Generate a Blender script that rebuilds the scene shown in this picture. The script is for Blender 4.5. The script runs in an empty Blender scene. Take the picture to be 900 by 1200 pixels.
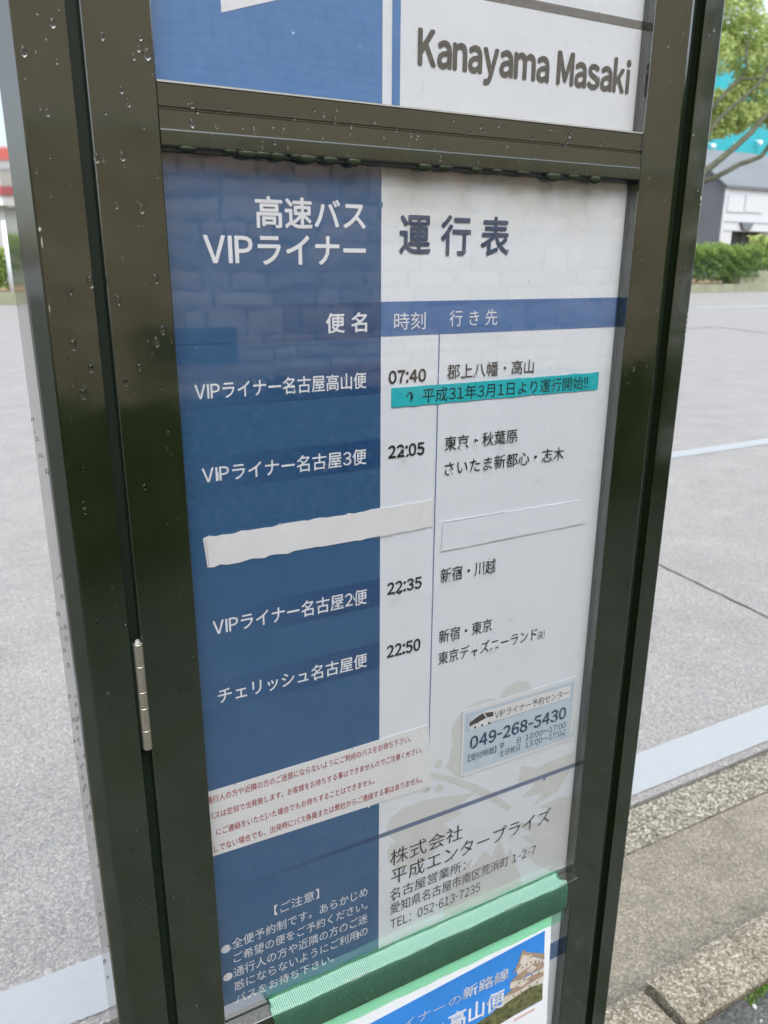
import bpy, bmesh, math, random
import numpy as np
from mathutils import Vector, Matrix
S = bpy.context.scene
COL = S.collection
R = math.radians

# ------------------------------------------------------------------ camera
CAM_H = 1.5
pitch, yaw, roll = R(17.48), R(28.25), R(0.307)
fwd = Vector((math.sin(yaw)*math.cos(pitch), math.cos(yaw)*math.cos(pitch), -math.sin(pitch)))
rt = Vector((math.cos(yaw), -math.sin(yaw), 0)); up = rt.cross(fwd)
r2 = rt*math.cos(roll)+up*math.sin(roll); u2 = up*math.cos(roll)-rt*math.sin(roll)
cd = bpy.data.cameras.new('camera'); cam = bpy.data.objects.new('camera', cd); COL.objects.link(cam)
m = Matrix((r2, u2, -fwd)).transposed().to_4x4(); m.translation = (0, 0, CAM_H)
cam.matrix_world = m
cd.sensor_fit = 'VERTICAL'; cd.sensor_height = 36; cd.lens = 27.6
cd.clip_start = 0.02; cd.clip_end = 2000
cd.dof.use_dof = True; cd.dof.focus_distance = 0.70; cd.dof.aperture_fstop = 11
S.camera = cam

# ------------------------------------------------------------------ world, sun, exposure
W = bpy.data.worlds.new('World'); S.world = W; W.use_nodes = True
nt = W.node_tree; nt.nodes.clear()
sky = nt.nodes.new('ShaderNodeTexSky'); sky.sky_type = 'NISHITA'; sky.sun_disc = False
sky.sun_elevation = R(58); sky.sun_rotation = R(190); sky.dust_density = 3.0; sky.air_density = 1.0; sky.ozone_density = 1.0
hs = nt.nodes.new('ShaderNodeHueSaturation'); hs.inputs['Saturation'].default_value = 0.5; hs.inputs['Value'].default_value = 1.0
bg = nt.nodes.new('ShaderNodeBackground'); bg.inputs['Strength'].default_value = 0.15
wo = nt.nodes.new('ShaderNodeOutputWorld')
nt.links.new(sky.outputs[0], hs.inputs['Color']); nt.links.new(hs.outputs[0], bg.inputs['Color']); nt.links.new(bg.outputs[0], wo.inputs[0])
sd = bpy.data.lights.new('sun', 'SUN'); sd.energy = 0.75; sd.angle = R(60); sd.color = (1, .98, .95)
sun = bpy.data.objects.new('sun', sd); COL.objects.link(sun)
# veiled sun high behind the walker
sdir = Vector((math.sin(R(190))*math.cos(R(58)), math.cos(R(190))*math.cos(R(58)), math.sin(R(58))))
sun.rotation_euler = sdir.to_track_quat('Z', 'Y').to_euler()
S.view_settings.view_transform = 'Standard'; S.view_settings.look = 'None'
S.view_settings.exposure = 1.32; S.view_settings.gamma = 1.0
S.cycles.max_bounces = 8; S.cycles.transparent_max_bounces = 16
S.cycles.caustics_reflective = False; S.cycles.caustics_refractive = True

# ------------------------------------------------------------------ materials
def _new(name):
    mt = bpy.data.materials.new(name); mt.use_nodes = True
    return mt, mt.node_tree, mt.node_tree.nodes['Principled BSDF']
def plain(name, col, rough=.6, metal=0, ior=1.45, var=.08, vscale=40, bump=0, bscale=200, coat=0):
    """one colour with gentle mottling and optional fine relief"""
    mt, t, p = _new(name)
    p.inputs['Roughness'].default_value = rough; p.inputs['Metallic'].default_value = metal; p.inputs['IOR'].default_value = ior
    if coat: p.inputs['Coat Weight'].default_value = coat; p.inputs['Coat Roughness'].default_value = .04
    tc = t.nodes.new('ShaderNodeTexCoord')
    n = t.nodes.new('ShaderNodeTexNoise'); n.inputs['Scale'].default_value = vscale; n.inputs['Detail'].default_value = 5
    t.links.new(tc.outputs['Object'], n.inputs['Vector'])
    cr = t.nodes.new('ShaderNodeValToRGB')
    cr.color_ramp.elements[0].position = .3; cr.color_ramp.elements[1].position = .7
    cr.color_ramp.elements[0].color = tuple(c*(1-var) for c in col)+(1,)
    cr.color_ramp.elements[1].color = tuple(min(1, c*(1+var)) for c in col)+(1,)
    t.links.new(n.outputs['Fac'], cr.inputs[0]); t.links.new(cr.outputs[0], p.inputs['Base Color'])
    if bump:
        n2 = t.nodes.new('ShaderNodeTexNoise'); n2.inputs['Scale'].default_value = bscale; n2.inputs['Detail'].default_value = 4
        t.links.new(tc.outputs['Object'], n2.inputs['Vector'])
        b = t.nodes.new('ShaderNodeBump'); b.inputs['Strength'].default_value = 1; b.inputs['Distance'].default_value = bump
        t.links.new(n2.outputs['Fac'], b.inputs['Height']); t.links.new(b.outputs[0], p.inputs['Normal'])
    return mt
def aggregate(name, cols, grain, patch, big, bump, rough=.85, blotch=None):
    """stony surface: cells of aggregate in several greys, larger worn patches, relief"""
    mt, t, p = _new(name); p.inputs['Roughness'].default_value = rough
    tc = t.nodes.new('ShaderNodeTexCoord')
    warp = t.nodes.new('ShaderNodeTexNoise'); warp.inputs['Scale'].default_value = grain*.6; warp.inputs['Detail'].default_value = 3
    t.links.new(tc.outputs['Object'], warp.inputs['Vector'])
    mx = t.nodes.new('ShaderNodeVectorMath'); mx.operation = 'MULTIPLY_ADD'
    mx.inputs[1].default_value = (.45/grain,)*3
    t.links.new(warp.outputs['Color'], mx.inputs[0]); t.links.new(tc.outputs['Object'], mx.inputs[2])
    v = t.nodes.new('ShaderNodeTexVoronoi'); v.inputs['Scale'].default_value = grain
    t.links.new(mx.outputs[0], v.inputs['Vector'])
    cr = t.nodes.new('ShaderNodeValToRGB'); cr.color_ramp.interpolation = 'LINEAR'
    els = cr.color_ramp.elements
    k = len(cols)
    els[0].position = 0; els[0].color = cols[0]+(1,); els[1].position = 1; els[1].color = cols[-1]+(1,)
    for i in range(1, k-1):
        e = els.new(i/(k-1)); e.color = cols[i]+(1,)
    v2 = t.nodes.new('ShaderNodeTexVoronoi'); v2.inputs['Scale'].default_value = grain*2.3
    t.links.new(mx.outputs[0], v2.inputs['Vector'])
    sp1 = t.nodes.new('ShaderNodeSeparateColor'); t.links.new(v.outputs['Color'], sp1.inputs[0])
    sp2 = t.nodes.new('ShaderNodeSeparateColor'); t.links.new(v2.outputs['Color'], sp2.inputs[0])
    av = t.nodes.new('ShaderNodeMix'); av.data_type = 'FLOAT'; av.inputs['Factor'].default_value = .45
    t.links.new(sp1.outputs[0], av.inputs['A']); t.links.new(sp2.outputs[1], av.inputs['B'])
    ct = t.nodes.new('ShaderNodeMapRange'); ct.inputs['From Min'].default_value = .15; ct.inputs['From Max'].default_value = .85
    t.links.new(av.outputs['Result'], ct.inputs['Value'])
    t.links.new(ct.outputs[0], cr.inputs[0])
    n = t.nodes.new('ShaderNodeTexNoise'); n.inputs['Scale'].default_value = big; n.inputs['Detail'].default_value = 8; n.inputs['Roughness'].default_value = .65
    t.links.new(tc.outputs['Object'], n.inputs['Vector'])
    mr = t.nodes.new('ShaderNodeMapRange'); mr.inputs['From Min'].default_value = .3; mr.inputs['From Max'].default_value = .7
    mr.inputs['To Min'].default_value = 1-patch; mr.inputs['To Max'].default_value = 1+patch
    t.links.new(n.outputs['Fac'], mr.inputs['Value'])
    sc = t.nodes.new('ShaderNodeVectorMath'); sc.operation = 'SCALE'
    t.links.new(cr.outputs[0], sc.inputs[0]); t.links.new(mr.outputs[0], sc.inputs['Scale'])
    out = sc.outputs[0]
    if blotch:
        n3 = t.nodes.new('ShaderNodeTexNoise'); n3.inputs['Scale'].default_value = blotch[1]; n3.inputs['Detail'].default_value = 7; n3.inputs['Roughness'].default_value = .7
        t.links.new(tc.outputs['Object'], n3.inputs['Vector'])
        m3 = t.nodes.new('ShaderNodeMapRange'); m3.inputs['From Min'].default_value = blotch[2]; m3.inputs['From Max'].default_value = blotch[2]+.08
        m3.inputs['To Max'].default_value = blotch[3]
        t.links.new(n3.outputs['Fac'], m3.inputs['Value'])
        mm = t.nodes.new('ShaderNodeMix'); mm.data_type = 'RGBA'; mm.inputs['B'].default_value = blotch[0]+(1,)
        t.links.new(m3.outputs[0], mm.inputs['Factor']); t.links.new(out, mm.inputs['A']); out = mm.outputs['Result']
    t.links.new(out, p.inputs['Base Color'])
    b = t.nodes.new('ShaderNodeBump'); b.inputs['Distance'].default_value = bump; b.inputs['Strength'].default_value = .8
    ad = t.nodes.new('ShaderNodeMath'); ad.operation = 'SUBTRACT'
    t.links.new(warp.outputs['Fac'], ad.inputs[0]); t.links.new(v.outputs['Distance'], ad.inputs[1])
    t.links.new(ad.outputs[0], b.inputs['Height']); t.links.new(b.outputs[0], p.inputs['Normal'])
    return mt
def leafmat(name, dark, light):
    mt, t, p = _new(name); p.inputs['Roughness'].default_value = .55
    g = t.nodes.new('ShaderNodeNewGeometry')
    cr = t.nodes.new('ShaderNodeValToRGB'); cr.color_ramp.elements[0].color = dark+(1,); cr.color_ramp.elements[1].color = light+(1,)
    t.links.new(g.outputs['Random Per Island'], cr.inputs[0]); t.links.new(cr.outputs[0], p.inputs['Base Color'])
    tr = t.nodes.new('ShaderNodeBsdfTranslucent'); t.links.new(cr.outputs[0], tr.inputs['Color'])
    ms = t.nodes.new('ShaderNodeMixShader'); ms.inputs[0].default_value = .45
    o = t.nodes['Material Output']
    t.links.new(p.outputs[0], ms.inputs[1]); t.links.new(tr.outputs[0], ms.inputs[2]); t.links.new(ms.outputs[0], o.inputs['Surface'])
    return mt
def paintmat():
    """dark olive enamel, glossy, with faint dirt and orange peel"""
    mt, t, p = _new('dark_green_enamel')
    p.inputs['IOR'].default_value = 2.4
    tc = t.nodes.new('ShaderNodeTexCoord')
    n = t.nodes.new('ShaderNodeTexNoise'); n.inputs['Scale'].default_value = 14; n.inputs['Detail'].default_value = 9; n.inputs['Roughness'].default_value = .7
    mp = t.nodes.new('ShaderNodeMapping'); mp.inputs['Scale'].default_value = (2.2, 2.2, .6)
    t.links.new(tc.outputs['Object'], mp.inputs[0]); t.links.new(mp.outputs[0], n.inputs['Vector'])
    cr = t.nodes.new('ShaderNodeValToRGB'); cr.color_ramp.elements[0].position = .35; cr.color_ramp.elements[1].position = .75
    cr.color_ramp.elements[0].color = (.008, .014, .004, 1); cr.color_ramp.elements[1].color = (.015, .022, .008, 1)
    t.links.new(n.outputs['Fac'], cr.inputs[0]); t.links.new(cr.outputs[0], p.inputs['Base Color'])
    mr = t.nodes.new('ShaderNodeMapRange'); mr.inputs['To Min'].default_value = .03; mr.inputs['To Max'].default_value = .15
    t.links.new(n.outputs['Fac'], mr.inputs['Value']); t.links.new(mr.outputs[0], p.inputs['Roughness'])
    n2 = t.nodes.new('ShaderNodeTexNoise'); n2.inputs['Scale'].default_value = 18; n2.inputs['Detail'].default_value = 2
    t.links.new(tc.outputs['Object'], n2.inputs['Vector'])
    b = t.nodes.new('ShaderNodeBump'); b.inputs['Distance'].default_value = .0006; b.inputs['Strength'].default_value = .5
    t.links.new(n2.outputs['Fac'], b.inputs['Height']); t.links.new(b.outputs[0], p.inputs['Normal'])
    return mt
def acrylicmat():
    mt = bpy.data.materials.new('clear_acrylic'); mt.use_nodes = True; t = mt.node_tree; t.nodes.clear()
    o = t.nodes.new('ShaderNodeOutputMaterial'); ms = t.nodes.new('ShaderNodeMixShader')
    tr = t.nodes.new('ShaderNodeBsdfTransparent'); tr.inputs[0].default_value = (.985, .985, .985, 1)
    gl = t.nodes.new('ShaderNodeBsdfGlossy'); gl.inputs['Roughness'].default_value = .03; gl.inputs['Color'].default_value = (1, 1, 1, 1)
    fr = t.nodes.new('ShaderNodeFresnel'); fr.inputs['IOR'].default_value = 1.62
    ge = t.nodes.new('ShaderNodeNewGeometry')
    iv = t.nodes.new('ShaderNodeMath'); iv.operation = 'SUBTRACT'; iv.inputs[0].default_value = 1; t.links.new(ge.outputs['Backfacing'], iv.inputs[1])
    mu = t.nodes.new('ShaderNodeMath'); mu.operation = 'MULTIPLY'; t.links.new(fr.outputs[0], mu.inputs[0]); t.links.new(iv.outputs[0], mu.inputs[1])
    m2 = t.nodes.new('ShaderNodeMath'); m2.operation = 'MULTIPLY'; m2.inputs[1].default_value = 2.6; m2.use_clamp = True; t.links.new(mu.outputs[0], m2.inputs[0])
    tc = t.nodes.new('ShaderNodeTexCoord'); n = t.nodes.new('ShaderNodeTexNoise'); n.inputs['Scale'].default_value = 7; n.inputs['Detail'].default_value = 1.5
    t.links.new(tc.outputs['Object'], n.inputs['Vector'])
    b = t.nodes.new('ShaderNodeBump'); b.inputs['Distance'].default_value = .0009; b.inputs['Strength'].default_value = .6
    t.links.new(n.outputs['Fac'], b.inputs['Height']); t.links.new(b.outputs[0], gl.inputs['Normal'])
    t.links.new(m2.outputs[0], ms.inputs[0]); t.links.new(tr.outputs[0], ms.inputs[1]); t.links.new(gl.outputs[0], ms.inputs[2]); t.links.new(ms.outputs[0], o.inputs[0])
    return mt
def tapemat(name='green_curing_tape', lo=.05, hi=.20, body=(.34, .80, .58)):
    """translucent green curing tape with fine ribs across it"""
    mt = bpy.data.materials.new(name); mt.use_nodes = True; t = mt.node_tree; t.nodes.clear()
    o = t.nodes.new('ShaderNodeOutputMaterial')
    tc = t.nodes.new('ShaderNodeTexCoord')
    wv = t.nodes.new('ShaderNodeTexWave'); wv.wave_type = 'BANDS'; wv.bands_direction = 'X'; wv.inputs['Scale'].default_value = 140; wv.inputs['Distortion'].default_value = .6; wv.inputs['Detail Scale'].default_value = 3
    t.links.new(tc.outputs['Object'], wv.inputs['Vector'])
    tr = t.nodes.new('ShaderNodeBsdfTransparent')
    c1 = t.nodes.new('ShaderNodeMix'); c1.data_type = 'RGBA'; c1.inputs['A'].default_value = (.50, .88, .62, 1); c1.inputs['B'].default_value = (.70, .99, .82, 1)
    t.links.new(wv.outputs['Fac'], c1.inputs['Factor']); t.links.new(c1.outputs['Result'], tr.inputs[0])
    p = t.nodes.new('ShaderNodeBsdfPrincipled'); p.inputs['Base Color'].default_value = body+(1,); p.inputs['Roughness'].default_value = .16
    b = t.nodes.new('ShaderNodeBump'); b.inputs['Distance'].default_value = .00022; b.inputs['Strength'].default_value = .8
    n = t.nodes.new('ShaderNodeTexNoise'); n.inputs['Scale'].default_value = 45; n.inputs['Detail'].default_value = 3
    t.links.new(tc.outputs['Object'], n.inputs['Vector'])
    a = t.nodes.new('ShaderNodeMath'); a.operation = 'MULTIPLY_ADD'; a.inputs[1].default_value = 2.0
    t.links.new(n.outputs['Fac'], a.inputs[0]); t.links.new(wv.outputs['Fac'], a.inputs[2]); t.links.new(a.outputs[0], b.inputs['Height']); t.links.new(b.outputs[0], p.inputs['Normal'])
    mr = t.nodes.new('ShaderNodeMapRange'); mr.inputs['To Min'].default_value = lo; mr.inputs['To Max'].default_value = hi
    t.links.new(wv.outputs['Fac'], mr.inputs['Value'])
    ms = t.nodes.new('ShaderNodeMixShader'); t.links.new(mr.outputs[0], ms.inputs[0])
    t.links.new(tr.outputs[0], ms.inputs[1]); t.links.new(p.outputs[0], ms.inputs[2]); t.links.new(ms.outputs[0], o.inputs[0])
    return mt
def glassmat(name):
    mt, t, p = _new(name)
    p.inputs['Base Color'].default_value = (1, 1, 1, 1); p.inputs['Roughness'].default_value = 0; p.inputs['IOR'].default_value = 1.33
    p.inputs['Transmission Weight'].default_value = 1
    return mt
def postermat(name='poster_white', stain=.8):
    """white printed sheet: specks of grime, a tide mark under the top edge, faint vertical runs"""
    mt, t, p = _new(name); p.inputs['Roughness'].default_value = .35
    tc = t.nodes.new('ShaderNodeTexCoord')
    def noise(scale, detail=4, mapping=None):
        n = t.nodes.new('ShaderNodeTexNoise'); n.inputs['Scale'].default_value = scale; n.inputs['Detail'].default_value = detail
        if mapping:
            mp = t.nodes.new('ShaderNodeMapping'); mp.inputs['Scale'].default_value = mapping
            t.links.new(tc.outputs['Object'], mp.inputs[0]); t.links.new(mp.outputs[0], n.inputs['Vector'])
        else: t.links.new(tc.outputs['Object'], n.inputs['Vector'])
        return n
    def mrange(src, a, b, c, d):
        r = t.nodes.new('ShaderNodeMapRange'); r.inputs['From Min'].default_value = a; r.inputs['From Max'].default_value = b
        r.inputs['To Min'].default_value = c; r.inputs['To Max'].default_value = d; t.links.new(src, r.inputs['Value']); return r.outputs[0]
    def mul(a, b):
        q = t.nodes.new('ShaderNodeMath'); q.operation = 'MULTIPLY'; t.links.new(a, q.inputs[0]); t.links.new(b, q.inputs[1]); return q.outputs[0]
    def mix(fac, a, col):
        q = t.nodes.new('ShaderNodeMix'); q.data_type = 'RGBA'; q.inputs['B'].default_value = col
        t.links.new(fac, q.inputs['Factor'])
        if isinstance(a, tuple): q.inputs['A'].default_value = a
        else: t.links.new(a, q.inputs['A'])
        return q.outputs['Result']
    sx = t.nodes.new('ShaderNodeSeparateXYZ'); t.links.new(tc.outputs['Object'], sx.inputs[0])
    runs = mrange(noise(40, 3, (1, 1, .04)).outputs['Fac'], .5, .75, 0, .12)
    c = mix(runs, (.81, .88, .945, 1), (.66, .74, .82, 1))
    topz = mrange(sx.outputs['Z'], 1.515, 1.575, 0, stain)
    c = mix(mul(topz, mrange(noise(25, 6).outputs['Fac'], .3, .65, .2, 1)), c, (.50, .50, .42, 1))
    sp = mrange(noise(420, 2, (1, 1, .45)).outputs['Fac'], .735, .76, 0, 1)
    near = mrange(sx.outputs['Z'], 1.35, 1.56, .15, stain)
    c = mix(mul(sp, near), c, (.12, .13, .11, 1))
    t.links.new(c, p.inputs['Base Color'])
    return mt
def fademat(name, base, band, x0, x1):
    """printed band that fades out to the left"""
    mt, t, p = _new(name); p.inputs['Roughness'].default_value = .35
    tc = t.nodes.new('ShaderNodeTexCoord'); sx = t.nodes.new('ShaderNodeSeparateXYZ'); t.links.new(tc.outputs['Object'], sx.inputs[0])
    r = t.nodes.new('ShaderNodeMapRange'); r.inputs['From Min'].default_value = x0; r.inputs['From Max'].default_value = x1; t.links.new(sx.outputs['X'], r.inputs['Value'])
    q = t.nodes.new('ShaderNodeMix'); q.data_type = 'RGBA'; q.inputs['A'].default_value = base+(1,); q.inputs['B'].default_value = band+(1,)
    t.links.new(r.outputs[0], q.inputs['Factor']); t.links.new(q.outputs['Result'], p.inputs['Base Color'])
    return mt

BLUE = (.045, .125, .265)
M = dict(
 paint=paintmat(), acrylic=acrylicmat(), tape=tapemat(), tapepale=tapemat('green_tape_ledge_pale', .30, .68, (.36, .66, .54)), water=glassmat('rain_water'), chip=plain('bare_chip', (.40, .42, .38), .6), darkrefract=plain('dark_refraction_water', (.10, .13, .08), .03, ior=1.33, var=.1), poster=postermat('poster_white', .8), poster2=postermat('panel_white', .1),
 inkgrey=plain('print_dark_grey', (.065, .07, .065), .4),
 groove=plain('groove_green', (.006, .016, .009), .6),
 blue=plain('print_blue', BLUE, .35, var=.03), band=fademat('print_band', BLUE, (.022, .078, .205), .16, .30),
 head=plain('print_header_blue', (.075, .185, .42), .35, var=.04),
 navy=plain('print_navy', (.013, .055, .13), .4, var=.03), ink=plain('print_black', (.022, .024, .02), .4, var=.05),
 red=plain('print_red', (.40, .06, .08), .4), white=plain('print_white', (.83, .88, .93), .4, var=.02),
 thinline=plain('print_line', (.10, .16, .36), .4), divider=fademat('print_divider', BLUE, (.020, .055, .15), .16, .33),
 divider2=plain('print_divider_on_white', (.16, .21, .33), .4),
 cyan=plain('cyan_sticker', (.03, .52, .58), .35, var=.04),
 paper=plain('sticker_paper', (.83, .86, .88), .4, var=.02), sticker=plain('phone_sticker_blue', (.60, .72, .82), .35, var=.03),
 frameline=plain('print_pale_blue', (.30, .50, .68), .4), seam=plain('sticker_edge', (.50, .51, .50), .6, var=.3, vscale=150),
 flower=plain('print_flower_grey', (.70, .74, .73), .35, var=.03), sblue=plain('print_sky_blue', (.055, .28, .74), .35, var=.04),
 topblue=plain('print_top_blue', (.055, .21, .50), .35, var=.03), greyband=plain('print_grey_band', (.14, .15, .15), .4),
 photoblue=plain('print_photo_sky', (.04, .25, .72), .3, var=.10, vscale=12),
 castle=plain('print_castle_white', (.62, .58, .50), .4, var=.12, vscale=120), roofprint=plain('print_castle_roof', (.36, .27, .19), .4, var=.25, vscale=160),
 rockprint=plain('print_castle_rock', (.13, .14, .06), .4, var=.6, vscale=130), windowprint=plain('print_window', (.05, .05, .05), .4),
 pink=plain('print_pink', (.66, .50, .45), .4), brownink=plain('print_brown', (.07, .05, .04), .4),
 steel=plain('hinge_steel', (.50, .47, .38), .38, metal=.8, var=.12, vscale=400), glintmetal=plain('pin_metal_edge_glint', (.55, .56, .54), .35, metal=.6),
 road=aggregate('road_asphalt', [(.15, .152, .15), (.218, .216, .208), (.25, .247, .238), (.28, .275, .26), (.42, .41, .385)], 190, .11, 2.6, .0012, .8, ((.15, .19, .20), 11, .60, .5)),
 roadfar=plain('road_far', (.26, .26, .265), .7, var=.04, vscale=.5),
 line=plain('road_white_paint', (.34, .366, .378), .55, var=.025, vscale=30, bump=.0008, bscale=120),
 gutter=aggregate('exposed_aggregate', [(.035, .035, .022), (.13, .12, .085), (.20, .185, .14), (.27, .255, .20), (.52, .50, .43)], 150, .22, 10, .0018, .85),
 apron=aggregate('apron_concrete', [(.125, .114, .086), (.185, .168, .128), (.22, .20, .155), (.33, .305, .245)], 210, .20, 8, .0012, .85, ((.12, .115, .095), 7, .58, .35)),
 kerb=aggregate('kerb_stone', [(.085, .075, .048), (.165, .145, .10), (.215, .192, .14), (.27, .245, .185), (.46, .43, .36)], 190, .20, 9, .0012, .85),
 soilgap=plain('joint_dirt', (.045, .045, .025), .95, var=.5, vscale=120, bump=.002),
 walk=aggregate('sidewalk_asphalt', [(.035, .038, .035), (.09, .095, .088), (.055, .06, .056), (.15, .15, .142)], 110, .3, 8, .004, .85, ((.035, .055, .03), 6, .52, .7)),
 pebble=plain('pebble', (.42, .43, .43), .7, var=.2, vscale=60), moss=plain('moss', (.10, .19, .02), .9, var=.4, vscale=300),
 farkerb=plain('planter_concrete', (.22, .23, .16), .9, var=.18, vscale=1.2), soil=plain('planter_soil', (.30, .21, .13), .95, var=.3, vscale=2),
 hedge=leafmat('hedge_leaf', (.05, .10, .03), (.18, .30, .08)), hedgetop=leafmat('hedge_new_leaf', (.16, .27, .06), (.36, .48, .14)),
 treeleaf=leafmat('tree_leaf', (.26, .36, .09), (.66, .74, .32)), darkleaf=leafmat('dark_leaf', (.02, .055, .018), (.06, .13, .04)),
 bark=plain('bark', (.075, .08, .05), .9, var=.4, vscale=3),
 teal=plain('teal_cladding', (.02, .31, .36), .5, var=.03, vscale=.2), roof=plain('grey_roof', (.15, .168, .18), .6, var=.08, vscale=.6),
 slate=plain('slate_siding', (.13, .15, .17), .7, var=.06, vscale=.5), housewall=plain('house_white', (.46, .485, .51), .6, var=.02, vscale=.4),
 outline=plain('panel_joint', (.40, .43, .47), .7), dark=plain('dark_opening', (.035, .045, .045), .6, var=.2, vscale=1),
 redsign=plain('red_fascia', (.62, .13, .11), .5), darkred=plain('dark_red_band', (.35, .07, .08), .5), greywall=plain('grey_fascia', (.40, .39, .37), .7, var=.06, vscale=1),
 palewall=plain('pale_shutter', (.55, .57, .56), .6), shutter=plain('green_grey_shutter', (.34, .38, .36), .6), polepaint=plain('pale_pole', (.62, .66, .70), .5),
 stone=plain('wall_stone', (.88, .64, .44), .9, var=.16, vscale=9, bump=.004, bscale=30), mortar=plain('wall_mortar', (.34, .25, .18), .95, var=.15, vscale=20),
 tile=plain('wall_tile', (.84, .64, .46), .55, var=.10, vscale=10), coping=plain('wall_coping', (.66, .60, .50), .8), addedplate=plain('added_dark_plate', (.05, .06, .07), .4),
)

t = M['stone'].node_tree; pb = t.nodes['Principled BSDF']; src = pb.inputs['Base Color'].links[0].from_socket
oi = t.nodes.new('ShaderNodeObjectInfo'); mrn = t.nodes.new('ShaderNodeMapRange'); mrn.inputs['To Min'].default_value = .70; mrn.inputs['To Max'].default_value = 1.13
t.links.new(oi.outputs['Random'], mrn.inputs['Value']); vs_ = t.nodes.new('ShaderNodeVectorMath'); vs_.operation = 'SCALE'
t.links.new(src, vs_.inputs[0]); t.links.new(mrn.outputs[0], vs_.inputs['Scale']); t.links.new(vs_.outputs[0], pb.inputs['Base Color'])
M['darkrefract'].node_tree.nodes['Principled BSDF'].inputs['Transmission Weight'].default_value = .6  # clear drops coloured dark, standing in for the rail they refract

# ------------------------------------------------------------------ builders
def link(o, parent=None):
    COL.objects.link(o)
    if parent is not None: o.parent = parent
    return o
def mesh(name, verts, faces, mat, parent=None, smooth=False):
    me = bpy.data.meshes.new(name); me.from_pydata([tuple(v) for v in verts], [], faces); me.update()
    if mat: me.materials.append(mat)
    if smooth: me.polygons.foreach_set('use_smooth', [True]*len(me.polygons))
    return link(bpy.data.objects.new(name, me), parent)
def bmobj(name, bm, mat, parent=None, smooth=False):
    me = bpy.data.meshes.new(name); bm.normal_update(); bm.to_mesh(me); bm.free()
    if mat: me.materials.append(mat)
    if smooth: me.polygons.foreach_set('use_smooth', [True]*len(me.polygons))
    return link(bpy.data.objects.new(name, me), parent)
def addbox(bm, x0, x1, y0, y1, z0, z1):
    vs = [bm.verts.new((x, y, z)) for z in (z0, z1) for y in (y0, y1) for x in (x0, x1)]
    for f in ((0, 2, 3, 1), (4, 5, 7, 6), (0, 1, 5, 4), (2, 6, 7, 3), (0, 4, 6, 2), (1, 3, 7, 5)): bm.faces.new([vs[i] for i in f])
    return vs
def box(name, x0, x1, y0, y1, z0, z1, mat, parent=None, bevel=0, seg=2):
    bm = bmesh.new(); addbox(bm, x0, x1, y0, y1, z0, z1)
    if bevel: bmesh.ops.bevel(bm, geom=bm.edges[:], offset=bevel, segments=seg, affect='EDGES', profile=.6)
    return bmobj(name, bm, mat, parent)
def prism(name, prof, axis, a, b, mat, parent=None, bevel=0):
    """profile extruded along an axis: 'z' takes (x,y), 'x' takes (y,z)"""
    bm = bmesh.new(); n = len(prof)
    P = (lambda p, t: (p[0], p[1], t)) if axis == 'z' else (lambda p, t: (t, p[0], p[1]))
    A = [bm.verts.new(P(p, a)) for p in prof]; B = [bm.verts.new(P(p, b)) for p in prof]
    bm.faces.new(A); bm.faces.new(B[::-1])
    for i in range(n): bm.faces.new((A[i], B[i], B[(i+1) % n], A[(i+1) % n]))
    bmesh.ops.recalc_face_normals(bm, faces=bm.faces)
    if bevel: bmesh.ops.bevel(bm, geom=bm.edges[:], offset=bevel, segments=2, affect='EDGES')
    return bmobj(name, bm, mat, parent)
def thing(name, label, cat, loc=(0, 0, 0), group=None):
    o = bpy.data.objects.new(name, None); COL.objects.link(o); o.location = loc; o.empty_display_size = .1
    o['label'] = label; o['category'] = cat
    if group: o['group'] = group
    return o
def tag(o, label, cat, group=None):
    o['label'] = label; o['category'] = cat
    if group: o['group'] = group
    return o
def struct(o): o['kind'] = 'structure'; return o
def stuff(o): o['kind'] = 'stuff'; return o
def poly(name, pts, y, mat, parent, thick=.0002):
    """flat printed shape in the plane y, facing the street side walker"""
    me = bpy.data.meshes.new(name); bm = bmesh.new()
    vs = [bm.verts.new((x, y, z)) for x, z in pts]
    f = bm.faces.new(vs); bm.normal_update()
    if f.normal.y > 0: f.normal_flip()
    bmesh.ops.triangulate(bm, faces=[f], ngon_method='EAR_CLIP')
    return bmobj(name, bm, mat, parent)
def rect(name, x0, x1, z0, z1, y, mat, parent): return poly(name, [(x0, z0), (x1, z0), (x1, z1), (x0, z1)], y, mat, parent)
def disc(name, cx, cz, r, y, mat, parent, n=24, rz=None):
    return poly(name, [(cx+r*math.cos(i*2*math.pi/n), cz+(rz or r)*math.sin(i*2*math.pi/n)) for i in range(n)], y, mat, parent)
GL = {}
def glyph(ch):
    if ch in GL: return GL[ch]
    asc = 33 <= ord(ch) < 127
    cu = bpy.data.curves.new('glyph', 'FONT'); cu.body = chr(ord(ch)+0xFEE0) if asc else ch; cu.size = 1; cu.resolution_u = 3
    o = bpy.data.objects.new('glyph', cu); COL.objects.link(o)
    me = bpy.data.meshes.new_from_object(o)
    v = np.empty(len(me.vertices)*3, np.float32); me.vertices.foreach_get('co', v); v = v.reshape(-1, 3)
    f = [tuple(p.vertices) for p in me.polygons]
    bpy.data.objects.remove(o); bpy.data.curves.remove(cu); bpy.data.meshes.remove(me)
    if ch == 'I':              # plain stem without serifs
        v = np.array([(0, 0, 0), (.095, 0, 0), (.095, .73, 0), (0, .73, 0)], np.float32); f = [(0, 1, 2, 3)]
    if ch == '-': v[:, 0] *= .42
    GL[ch] = (v, f, asc); return GL[ch]
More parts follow.
